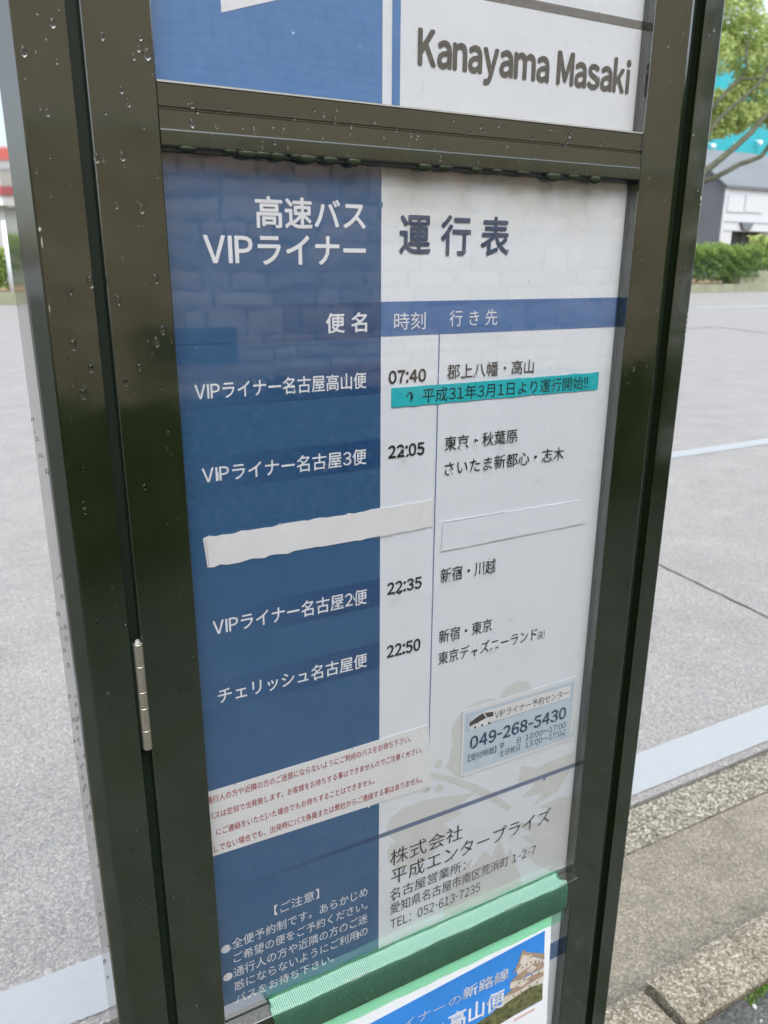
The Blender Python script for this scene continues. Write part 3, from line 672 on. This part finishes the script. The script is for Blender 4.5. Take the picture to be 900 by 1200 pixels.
under('rain_beads', beads(.15, .59, 1.590, 1.615, 60, .601, .0007, .0022)+beads(.15, .59, 1.5800, 1.588, 22, .5999, .0007, .0018), rail)
for x in (.164, .195, .208, .220, .232, .247, .256, .275, .295, .360, .380, .411, .432, .460, .495, .518, .544):
    bm = bmesh.new(); w = random.uniform(.0065, .0105); h = random.uniform(.0030, .0068)
    bmesh.ops.create_uvsphere(bm, u_segments=14, v_segments=8, radius=1)
    for v in bm.verts:
        v.co = Vector((x+v.co.x*w, .6030+v.co.y*.0034, 1.5788+(v.co.z*h if v.co.z < 0 else v.co.z*.0006)))
    bmobj('hanging_drop', bm, M['darkrefract'], rail, smooth=True)

# beads on the street-facing side of the left post, and small chips in the enamel
bm = bmesh.new()
for i in range(46):
    z = random.uniform(.78, 1.5); y = random.uniform(.615, .71); r = random.uniform(.0008, .0020)
    bmesh.ops.create_icosphere(bm, subdivisions=2, radius=1, matrix=Matrix.Translation((.0474, y, z)) @ Matrix.Diagonal((r*.7, r, r*1.6, 1)))
stuff(bmobj('rain_beads', bm, M['water'], post_l, smooth=True))
def chip(x, z, w, h, y, par):
    pts = [(x+w*math.cos(a)*random.uniform(.5, 1), z+h*math.sin(a)*random.uniform(.6, 1)) for a in [k*math.pi/4 for k in range(8)]]
    poly('paint_chip', pts, y, M['chip'], par)
chip(.0600, 1.5215, .0011, .0016, .5997, post_l); chip(.0604, 1.5130, .0004, .0050, .5997, post_l); chip(.0602, 1.4700, .0003, .0040, .5997, post_l)
for z in (1.452, 1.446, 1.441, 1.436, 1.431, 1.560): chip(.6836+random.uniform(-.0006, .0006), z, .0006, random.uniform(.0010, .0024), .5997, posts[1])
chip(.6836, 1.5655, .0012, .0030, .5996, posts[1])

# ---------- flyer hung under the lower rail by green tape
FY = .5965
nx = 26; nz = 30; V = []; F = []
for j in range(nz+1):
    for i in range(nx+1):
        s = i/nx; t = j/nz; z = .7225-.32*t
        xr = .5632+.004*t+.020*max(0, t-.4)**1.3; xl = .1900
        x = xl+(xr-xl)*s
        y = FY-.0035*math.sin(min(1, t*1.2)*math.pi)*s**2 - .006*max(0, s-.9)/.1*max(0, t-.35)
        V.append((x, y, z))
def fly_y(x, z):
    t = (.7225-z)/.32; s = (x-.19)/(.3732+.004*t)
    return FY-.0035*math.sin(min(1, t*1.2)*math.pi)*s**2 - .006*max(0, s-.9)/.1*max(0, t-.35)
for j in range(nz):
    for i in range(nx): a = j*(nx+1)+i; F.append((a, a+nx+1, a+nx+2, a+1))
fy = P(mesh('taped_flyer', V, F, M['white'], smooth=True)); fy['label'] = 'white flyer with a castle photo on blue sky'
def onfly(o, d):
    for v in o.data.vertices: v.co.y = fly_y(v.co.x, v.co.z)-d
    return o
def sub(name, pts, mat, d):
    bm = bmesh.new(); f = bm.faces.new([bm.verts.new((x, 0, z)) for x, z in pts]); bm.normal_update()
    if f.normal.y > 0: f.normal_flip()
    bmesh.ops.triangulate(bm, faces=bm.faces[:])
    for k in range(3): bmesh.ops.subdivide_edges(bm, edges=[e for e in bm.edges if e.calc_length() > .02], cuts=1, use_grid_fill=False)
    bmesh.ops.triangulate(bm, faces=bm.faces[:])
    return onfly(bmobj(name, bm, mat, fy), d)
sub('photo', [(.2000, .6790), (.5536, .7000), (.5560, .5870), (.2030, .5660)], M['photoblue'], .0004)
sub('castle_rock', [(.400, .5775), (.43, .590), (.455, .604), (.475, .607), (.493, .616), (.51, .618), (.534, .622), (.5550, .618), (.5560, .588), (.512, .585), (.497, .583)], M['rockprint'], .0007)
for n, pts, mt, d in (
  ('castle_wall', [(.511, .659), (.526, .668), (.536, .668), (.5547, .654), (.5548, .647), (.539, .655), (.513, .648)], 'castle', .0008),
  ('castle_wall', [(.503, .644), (.516, .640), (.545, .641), (.5549, .642), (.5551, .633), (.541, .636), (.509, .632), (.501, .634)], 'castle', .0008),
  ('castle_wall', [(.495, .625), (.514, .623), (.539, .627), (.5551, .629), (.5554, .616), (.534, .620), (.51, .616), (.485, .610)], 'castle', .0008),
  ('castle_roof', [(.518, .685), (.522, .686), (.524, .681), (.5545, .664), (.5546, .655), (.536, .669), (.526, .668), (.511, .659), (.505, .655), (.513, .670)], 'roofprint', .0010),
  ('castle_roof', [(.498, .642), (.513, .651), (.539, .657), (.5547, .649), (.5548, .643), (.545, .642), (.528, .643), (.516, .640), (.503, .644)], 'roofprint', .0010),
  ('castle_roof', [(.488, .624), (.509, .633), (.541, .638), (.5551, .635), (.5552, .628), (.539, .628), (.514, .623), (.495, .625)], 'roofprint', .0010),
  ('castle_gable', [(.519, .680), (.524, .676), (.535, .672), (.528, .668), (.518, .664), (.515, .668)], 'castle', .0012),
  ('castle_gable', [(.526, .650), (.535, .656), (.5430, .648), (.534, .644)], 'castle', .0012),
  ('castle_gable', [(.512, .633), (.522, .640), (.5320, .632), (.520, .628)], 'castle', .0012)):
    sub(n, pts, M[mt], d)
for x, z in ((.520, .659), (.526, .661), (.533, .661), (.540, .659), (.546, .656), (.551, .653), (.516, .637), (.524, .638), (.536, .639), (.547, .638), (.508, .620), (.520, .6205), (.533, .623), (.545, .623)):
    sub('castle_window', [(x-.0009, z-.0016), (x+.0009, z-.0014), (x+.0009, z+.0016), (x-.0009, z+.0014)], M['windowprint'], .0014)
sub('price_label', [(.512, .574), (.545, .576), (.545, .580), (.512, .578)], M['pink'], .0006)
for s, x0, x1, z0, z1, b in (('VIPライナーの', .290, .4285, .6520, .6650, .004), ('新路線', .4311, .4985, .6525, .6705, .022), ('名古屋～', .330, .4050, .6200, .6420, .010), ('高山便', .4115, .4935, .6110, .6400, .022)):
    o = text('lettering', s, x0, x1, z0, z1, 0, M['white'], fy, b); onfly(o, .0011)
# green tape: over the cover foot, along the ledge, down the rail and onto the flyer
prof = [(.6078, .7735, 0), (.6078, .7695, 0), (.6055, .7672, .2), (.5935, .7676, 1), (.5908, .7655, 1), (.5903, .7600, .8), (.5905, .7290, .4), (.5925, .7215, 0), (.5945, .7120, 0), (.5945, .7042, 0)]
nx = 150; V = []; F = []
for i in range(nx+1):
    s = i/nx; x = .1905+(.5800-.1905)*s
    for k, (y, z, w) in enumerate(prof):
        xx = x
        zz_ = z+.0005*math.sin(x*90+k)+random.uniform(-.0002, .0002)
        if i == nx: xx += random.choice([-.0016, .0012])*(1 if k % 2 else -1)+( -.012 if k < 3 else 0)
        if i == 0: xx += [.012, .010, .006, 0, 0, .003, .006, .010, .012, .016][k]
        yy = y-.0004*w*math.sin(x*60)-.0002*math.sin(x*210+k)
        V.append((xx, yy, zz_))
m_ = len(prof)
for i in range(nx):
    for k in range(m_-1): a = i*m_+k; F.append((a, a+1, a+m_+1, a+m_))
tp = P(mesh('green_tape', V, F, M['tape'], smooth=True)); tp.data.materials.append(M['tapepale'])
for i_, f_ in enumerate(tp.data.polygons):
    if 1 <= i_ % (m_-1) <= 3: f_.material_index = 1  # ledge faces take the paler, more opaque tape
tp['label'] = 'translucent green curing tape holding up the flyer'
it = []
for i in range(330):
    x = random.uniform(.2, .575); s = random.random(); r = random.uniform(.0003, .0011)
    if s < .35: it.append((x, .5943, random.uniform(.706, .713), r, r*1.15, r*.5))
    else: it.append((x, .5902, random.uniform(.730, .762), r, r*1.1, r*.5))
drops('rain_beads', it, tp)
it = []
for i in range(60):
    x = random.uniform(.33, .55); z = random.uniform(.60, .695); r = random.uniform(.0006, .0018)
    it.append((x, fly_y(x, z)-.0012, z, r, r*1.1, r*.5))
drops('rain_beads', it, fy)

# ================================================================== BEHIND THE WALKER (seen mirrored in the enamel and the covers)
wl = thing('stone_wall', 'pinkish stone clad wall of rough blocks along the back of the pavement', 'wall', (2.2, -3.2, WALK))
winv = Matrix.Translation((-2.2, 3.2, -WALK))
def PW(o): o.parent = wl; o.matrix_parent_inverse = winv; return o
PW(box('wall_core', -6, 4.72, -3.6, -3.045, .0, 3.42, M['mortar']))
variants = []
for k in range(6):
    bm = bmesh.new(); bmesh.ops.create_grid(bm, x_segments=4, y_segments=3, size=.5)
    for v in bm.verts:
        e = max(abs(v.co.x), abs(v.co.y))
        v.co.z = random.uniform(.4, 1.) if e < .45 else random.uniform(0.1, .35)
        if e > .45: v.co.x += random.uniform(-.035, .035); v.co.y += random.uniform(-.10, .07)
    bmesh.ops.rotate(bm, verts=bm.verts, cent=(0, 0, 0), matrix=Matrix.Rotation(R(-90), 3, 'X'))   # face +y
    bmesh.ops.recalc_face_normals(bm, faces=bm.faces)
    for f in bm.faces:
        if f.normal.y < 0: f.normal_flip()
    me = bpy.data.meshes.new('stone'); bm.to_mesh(me); bm.free(); me.materials.append(M['stone'])
    variants.append(me)
z = .78; cnt = 0
while z < 2.06:
    h = random.choice([.07, .10, .12, .15]); h = min(h, 2.09-z); x = .25
    while x < 4.68 and cnt < 290:
        w = random.choice([.13, .2, .26, .34])*random.uniform(.85, 1.15); w = min(w, 4.70-x)
        if w < .06: break
        o = link(bpy.data.objects.new('stone', random.choice(variants)))
        o.scale = ((w-.010)*random.choice([1, -1]), random.uniform(.02, .05), h-.006); o.rotation_euler = (0, random.uniform(-.05, .05), 0)
        o.location = (x+w/2, -3.045, z+h/2); PW(o); x += w; cnt += 1
    z += h
bm = bmesh.new()
z = 2.17
while z < 3.35:
    x = -6+random.choice([0, .05])
    while x < 4.65:
        addbox(bm, x+.002, x+.098, -3.05, -3.037, z+.002, z+.045); x += .1
    z += .047
PW(stuff(bmobj('wall_tile', bm, M['tile'])))
PW(box('coping', -6, 4.74, -3.6, -2.99, 2.09, 2.16, M['coping'], bevel=.01))
PW(box('coping', -6, 4.74, -3.62, -2.99, 3.42, 3.50, M['coping'], bevel=.01))
tag(box('added_dark_plate', .84, 1.34, -3.01, -2.985, .98, 1.18, M['addedplate'], bevel=.004), 'small dark rectangular plate added on the stone wall for its mirrored patch', 'plate')  # unseen plate, added for the dark rectangle mirrored in the cover
def foliage(name, label, cat, boxes, n, size, mats, group=None, loc=None, stems=True):
    """hedge: boxes (x0,x1,y0,y1,z0,z1) filled towards their shells; upper leaves paler"""
    b = boxes[0]; base = loc or ((b[0]+b[1])/2, (b[2]+b[3])/2, b[4])
    t = thing(name, label, cat, base, group); inv = Matrix.Translation([-c for c in base])
    lo = []; hi = []
    tot = sum((q[1]-q[0])*(q[5]-q[4]) for q in boxes)
    for q in boxes:
        k = int(n*(q[1]-q[0])*(q[5]-q[4])/tot)
        x = rng.uniform(q[0], q[1], k); y = q[2]+(q[3]-q[2])*rng.beta(.6, .9, k); hz = q[5]-q[4]
        top = q[5]+hz*.06*(np.sin(x*1.7)+np.sin(x*4.1+1)+.6*np.sin(x*9.3))
        z = q[4]+(top-q[4])*rng.beta(1.4, .8, k)
        clump = np.sin(x*3.1+z*4)*np.sin(z*5.3+x*1.3)*.12*(q[3]-q[2]); y = y+clump
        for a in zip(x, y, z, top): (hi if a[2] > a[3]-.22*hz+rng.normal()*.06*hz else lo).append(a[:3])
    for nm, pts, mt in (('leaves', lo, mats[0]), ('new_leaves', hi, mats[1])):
        if pts: o = leaves(nm, pts, size, mt, None, rng); o.parent = t; o.matrix_parent_inverse = inv
    if stems:
        bm = bmesh.new()
        for q in boxes:
            for i in range(max(3, int((q[1]-q[0])/.8))):
                x = random.uniform(q[0], q[1]); y = random.uniform(q[2]+.1*(q[3]-q[2]), q[3]); r = (q[5]-q[4])*.015
                tube(bm, [(x, y, q[4]-.05), (x+random.uniform(-.1, .1), y, (q[4]+q[5])/2), (x+random.uniform(-.2, .2), y, q[5]-.1*(q[5]-q[4]))], [r, r*.8, r*.3], 5)
        o = stuff(bmobj('stems', bm, M['bark'])); o.parent = t; o.matrix_parent_inverse = inv
    return t
foliage('shrub_row', 'low dark evergreen shrubs planted at the foot of the stone wall', 'shrubs', [(-5, 4.6, -2.95, -2.35, .1, .82)], 16000, .03, (M['darkleaf'], M['darkleaf']))
foliage('dark_hedge', 'tall dark evergreen hedge beyond the end of the stone wall', 'hedge', [(4.8, 16, -3.4, -2.5, .1, 3.3)], 30000, .06, (M['darkleaf'], M['darkleaf']))

# ================================================================== ACROSS THE ROAD
ang = math.atan2(34.2-32.75, 44-1.6)
def far(o): o.matrix_basis = Matrix.Translation((1.6, 32.93, 0)) @ Matrix.Rotation(ang*.95, 4, 'Z') @ o.matrix_basis; return o
pw = far(tag(box('planter_kerb', -60, 100, 0, .35, -.1, .46, M['farkerb'], bevel=.02), 'long weathered concrete kerb wall edging the planting across the road', 'kerb wall'))
struct(far(box('far_bank', -60, 100, .351, 60, -.1, .42, M['soil'])))
hm = (M['hedge'], M['hedgetop'])
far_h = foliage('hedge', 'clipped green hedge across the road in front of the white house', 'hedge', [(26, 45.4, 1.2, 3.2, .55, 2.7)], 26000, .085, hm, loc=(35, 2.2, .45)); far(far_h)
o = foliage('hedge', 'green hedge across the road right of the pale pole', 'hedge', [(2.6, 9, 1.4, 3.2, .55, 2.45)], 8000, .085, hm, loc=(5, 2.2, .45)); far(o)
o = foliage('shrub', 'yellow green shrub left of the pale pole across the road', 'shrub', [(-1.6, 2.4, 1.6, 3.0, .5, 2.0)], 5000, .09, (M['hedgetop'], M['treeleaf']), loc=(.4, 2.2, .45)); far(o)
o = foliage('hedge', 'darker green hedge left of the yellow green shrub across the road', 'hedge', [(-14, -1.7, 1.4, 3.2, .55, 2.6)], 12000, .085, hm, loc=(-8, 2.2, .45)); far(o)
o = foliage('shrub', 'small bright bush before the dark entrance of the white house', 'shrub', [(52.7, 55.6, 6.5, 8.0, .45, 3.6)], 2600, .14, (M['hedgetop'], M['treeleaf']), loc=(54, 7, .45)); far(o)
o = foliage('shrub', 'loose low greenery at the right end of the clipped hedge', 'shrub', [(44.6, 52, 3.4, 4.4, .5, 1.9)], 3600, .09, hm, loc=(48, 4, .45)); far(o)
st = far(thing('concrete_step', 'grey concrete landing step beyond the end of the hedge', 'step', (47, 2, .42)))
for a, b, c, d in ((43.6, 52, 1.3, .80), (44.0, 52, 2.1, 1.25)):
    o = box('tread', a-47, b-47, c-2, c-2+.9, -.1, d-.42, M['farkerb'], st, .02)
pl = thing('pole', 'thin pale metal pole standing in the planting across the road', 'pole', (2.15, 33.5, .45))
bm = bmesh.new(); tube(bm, [(0, 0, 0), (0, 0, 2.45)], [.085, .085], 12); bmobj('shaft', bm, M['polepaint'], pl, smooth=True)
bm = bmesh.new(); tube(bm, [(0, 0, 2.45), (0, 0, 2.53)], [.10, .03], 12); bmobj('cap', bm, M['polepaint'], pl)

# red banded shop building, far left
rb = thing('shop_building', 'flat shop building with red and grey fascia bands beyond the left pole', 'building', (8, 45, .4))
def PB(par, base, *a, **k): o = box(*a, **k); o.parent = par; o.matrix_parent_inverse = Matrix.Translation([-c for c in base]); return o
B0 = (8, 45, .4)
PB(rb, B0, 'wall', -9, 16, 45.6, 53, .3, 4.15, M['palewall'])
PB(rb, B0, 'fascia', -10, 16, 45.0, 53, 5.05, 5.78, M['greywall'])
PB(rb, B0, 'fascia', -10.1, 16, 44.95, 53, 5.80, 6.22, M['housewall'])
PB(rb, B0, 'red_band', -10.2, 16, 44.9, 53, 6.24, 6.80, M['redsign'])
PB(rb, B0, 'red_band', -10, 16, 45.0, 53, 4.66, 5.03, M['darkred'])
PB(rb, B0, 'fascia', -9.8, 16, 45.1, 53, 4.17, 4.64, M['palewall'])
for i in range(40):
    PB(rb, B0, 'shutter_slat', -4+i*.40, -3.68+i*.40, 45.55, 45.60, .45, 4.05, M['shutter'], bevel=.02)
PB(rb, B0, 'downpipe', -5.10, -5, 45.48, 45.58, .4, 4.15, M['slate'])
# white house with slate side and grey roof
HB = (64, 50, .4)
hs_ = thing('house', 'white fronted house with slate side wall and grey pitched roof behind the hedge', 'house', HB)
PH = lambda *a, **k: PB(hs_, HB, *a, **k)
PH('front_wall', 60.0, 76, 50.0, 58, 3.0+1.5, 8.1, M['housewall'])
PH('front_wall', 66.2, 76, 50.9, 58, .3, 4.5, M['housewall'])
PH('pillar', 60.0, 61.35, 50.0, 51.2, .3, 4.5, M['housewall'])
PH('pillar', 69.5, 70.2, 50.0, 50.8, .3, 4.5, M['housewall'])
def raw(name, V, F, mat, par, base):
    o = mesh(name, V, F, mat); o.parent = par; o.matrix_parent_inverse = Matrix.Translation([-c for c in base]); return o
def slab(name, q, dn, mat, par, base):
    V = [Vector(p) for p in q]; n = (V[1]-V[0]).cross(V[2]-V[0]).normalized()*dn
    A = V+[v-n for v in V]
    return raw(name, A, [(0, 1, 2, 3), (7, 6, 5, 4), (0, 4, 5, 1), (1, 5, 6, 2), (2, 6, 7, 3), (3, 7, 4, 0)], mat, par, base)
slab('roof', [(59.6, 49.7, 8.12), (76.5, 49.7, 8.12), (76.5, 54.5, 11.6), (59.6, 54.5, 11.6)], .15, M['roof'], hs_, HB)
slab('roof', [(76.5, 59.5, 8.12), (59.6, 59.5, 8.12), (59.6, 54.52, 11.6), (76.5, 54.52, 11.6)], .15, M['roof'], hs_, HB)
V = [(59.95, 50.05, .3), (59.95, 58, .3), (59.95, 58, 8.8), (59.95, 54.5, 11.3), (59.95, 50.05, 8.0)]
raw('side_wall', V+[(x-.06, y, z) for x, y, z in V], [(0, 1, 2, 3, 4), (9, 8, 7, 6, 5), (0, 5, 6, 1), (1, 6, 7, 2), (2, 7, 8, 3), (3, 8, 9, 4), (4, 9, 5, 0)], M['slate'], hs_, HB)
PH('corner_trim', 59.85, 60.15, 49.93, 50.03, .3, 8.05, M['housewall'])
PH('gutter_board', 59.7, 76, 49.72, 49.98, 7.93, 8.08, M['slate'])
for a, b, c, d in ((60.25, 62.4, 5.98, 7.36), (62.5, 64.85, 6.02, 7.50)):
    PH('wall_panel', a, b, 49.95, 49.99, c, d, M['outline']); PH('wall_panel', a+.06, b-.06, 49.92, 49.96, c+.06, d-.06, M['housewall'])
PH('string_course', 60.2, 76, 49.93, 49.99, 5.22, 5.34, M['outline'])
PH('string_course', 60.2, 76, 49.93, 49.99, 4.50, 4.58, M['outline'])
raw('vent_hood', [(62.1, 49.7, 5.2), (63.7, 49.7, 5.2), (63.4, 49.7, 4.62), (62.5, 49.7, 4.62), (62.1, 50, 5.2), (63.7, 50, 5.2), (63.4, 50, 4.62), (62.5, 50, 4.62)], [(3, 2, 1, 0), (0, 1, 5, 4), (1, 2, 6, 5), (2, 3, 7, 6), (3, 0, 4, 7)], M['slate'], hs_, HB)
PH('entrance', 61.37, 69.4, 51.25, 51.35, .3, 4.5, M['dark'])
for i in range(7): PH('entrance_post', 62.0+i*1.05, 62.08+i*1.05, 51.1, 51.2, .3, 4.5, M['slate'])
PH('railing', 61.4, 69.4, 50.1, 50.16, 3.0, 3.1, M['outline'])
# teal clad block behind
TB = (80, 62, .4)
tb = thing('teal_building', 'large bright teal clad building rising behind the white house', 'building', TB)
PB(tb, TB, 'wall', 60.5, 110, 62.2, 80, .3, 12.3, M['slate'])
for i in range(14): PB(tb, TB, 'cladding_panel', 60.5+i*3.55, 60.5+(i+1)*3.55-.03, 62.0, 62.2, 12.35, 22.6, M['teal'])
PB(tb, TB, 'parapet', 60.3, 110.2, 61.9, 80, 22.61, 22.95, M['outline'])
for x, zq in ((74.55, 13.53), (77.9, 14.01), (70.9, 13.2), (81.4, 14.4)):
    bm = bmesh.new(); bmesh.ops.create_icosphere(bm, subdivisions=2, radius=.26, matrix=Matrix.Translation((x, 61.4, zq))); tube(bm, [(x, 62.0, zq+.3), (x, 61.5, zq+.15)], [.05, .05], 6)
    o = bmobj('wall_lamp', bm, M['white']); o.parent = tb; o.matrix_parent_inverse = Matrix.Translation([-c for c in TB])

# street tree across the road: trunk hidden by the sign, limbs reach right
TT0 = (38.2, 36.0, .45)
tr = thing('street_tree', 'leafy yellow green tree reaching out right of the sign across the road', 'tree', TT0)
tinv = Matrix.Translation([-c for c in TT0])
def PT(o): o.parent = tr; o.matrix_parent_inverse = tinv; return o
bm = bmesh.new(); tube(bm, [(38.2, 36, .3), (38.15, 36, 2.5), (38.4, 36, 4.5), (38.8, 36.1, 7), (39.2, 36, 10), (39.4, 36, 14)], [.42, .34, .31, .27, .2, .1], 12)
PT(bmobj('trunk', bm, M['bark'], smooth=True))
LB = [([(38.4, 4.9), (39.6, 5.9), (41.2, 6.42), (41.76, 6.6), (42.88, 7.04), (44.16, 7.54), (45.2, 7.8), (46.02, 8.09), (46.43, 8.75), (46.7, 9.6)], 36.0, .17, .13),
 ([(38.7, 6.0), (40.2, 6.9), (41.4, 7.71), (42.24, 8.38), (43.22, 9.1), (44.08, 9.78), (45.09, 10.47), (46.06, 11.03), (47.5, 11.8)], 34.9, .21, .13),
 ([(39.2, 9.6), (40.5, 10.6), (41.29, 11.37), (41.73, 11.73), (42.12, 12.35), (42.13, 13.02), (42.19, 13.8)], 34.9, .13, .07),
 ([(39.0, 8.0), (40.4, 9.5), (41.49, 10.35), (42.12, 10.86), (42.9, 11.43), (43.79, 12.2), (44.29, 13.02), (44.6, 14)], 34.8, .14, .08),
 ([(41.73, 11.73), (42.5, 11.9), (43.6, 12.0), (44.5, 11.9)], 34.9, .08, .05),
 ([(44.08, 9.78), (44.6, 10.8), (45.4, 11.5), (46.0, 12.4)], 36.1, .08, .04),
 ([(38.6, 6.5), (37.0, 8.0), (35.5, 10), (34.5, 12)], 36.2, .18, .07), ([(38.8, 7.5), (38.0, 10), (37.2, 12.5), (36.8, 14.5)], 35.6, .16, .06)]
for pts, y, r0, r1 in LB:
    bm = bmesh.new(); n = len(pts)
    tube(bm, [(x, y+.15*math.sin(i*1.3), z) for i, (x, z) in enumerate(pts)], [r0+(r1-r0)*i/(n-1) for i in range(n)], 8); PT(bmobj('branch', bm, M['bark'], smooth=True))
lo = []
def clump(cx, cz, r, n, cy=36, ry=None):
    p = rng.normal(size=(n, 3)); p /= np.linalg.norm(p, axis=1, keepdims=True); p *= (rng.uniform(.35, 1, n)**.5)[:, None]
    p *= 1+.25*np.sin(p[:, :1]*7+p[:, 2:]*5); p[:, 0] = cx+p[:, 0]*r; p[:, 2] = cz+p[:, 2]*r*.75; p[:, 1] = cy+p[:, 1]*(ry or r)
    lo.extend(p.tolist())
for cx, cz, r, n in ((42.0, 15.4, 1.5, 900), (43.6, 14.6, 1.4, 800), (45.4, 14.2, 1.3, 700), (41.6, 13.9, .9, 350), (43.3, 13.2, 1.2, 600), (45.6, 12.6, 1.3, 650), (44.2, 11.9, 1.0, 420), (46.6, 11.0, 1.3, 600),
   (42.4, 10.4, 1.0, 620), (43.7, 10.2, 1.0, 560), (45.1, 10.6, 1.0, 500), (41.6, 9.9, .8, 380), (42.3, 9.35, .6, 220), (43.5, 9.5, .45, 110), (41.3, 9.1, .55, 200), (46.4, 10.4, .9, 350), (41.6, 11.0, .55, 230), (42.8, 11.3, .6, 260), (43.5, 11.9, .7, 260), (41.2, 10.4, .5, 160), (47.6, 13, 1.5, 500),
   (39, 16, 2.2, 1500), (36.5, 15, 2.2, 1500), (34.5, 12.6, 2, 1200), (37.5, 12, 2.0, 1200), (39.8, 13, 1.6, 900), (46.6, 15.8, 1.2, 300), (43, 17, 1.4, 600), (40.5, 17.5, 1.6, 700)):
    clump(cx, cz, r, int(n*2.1))
PT(leaves('crown', lo, .11, M['treeleaf'], None, rng))
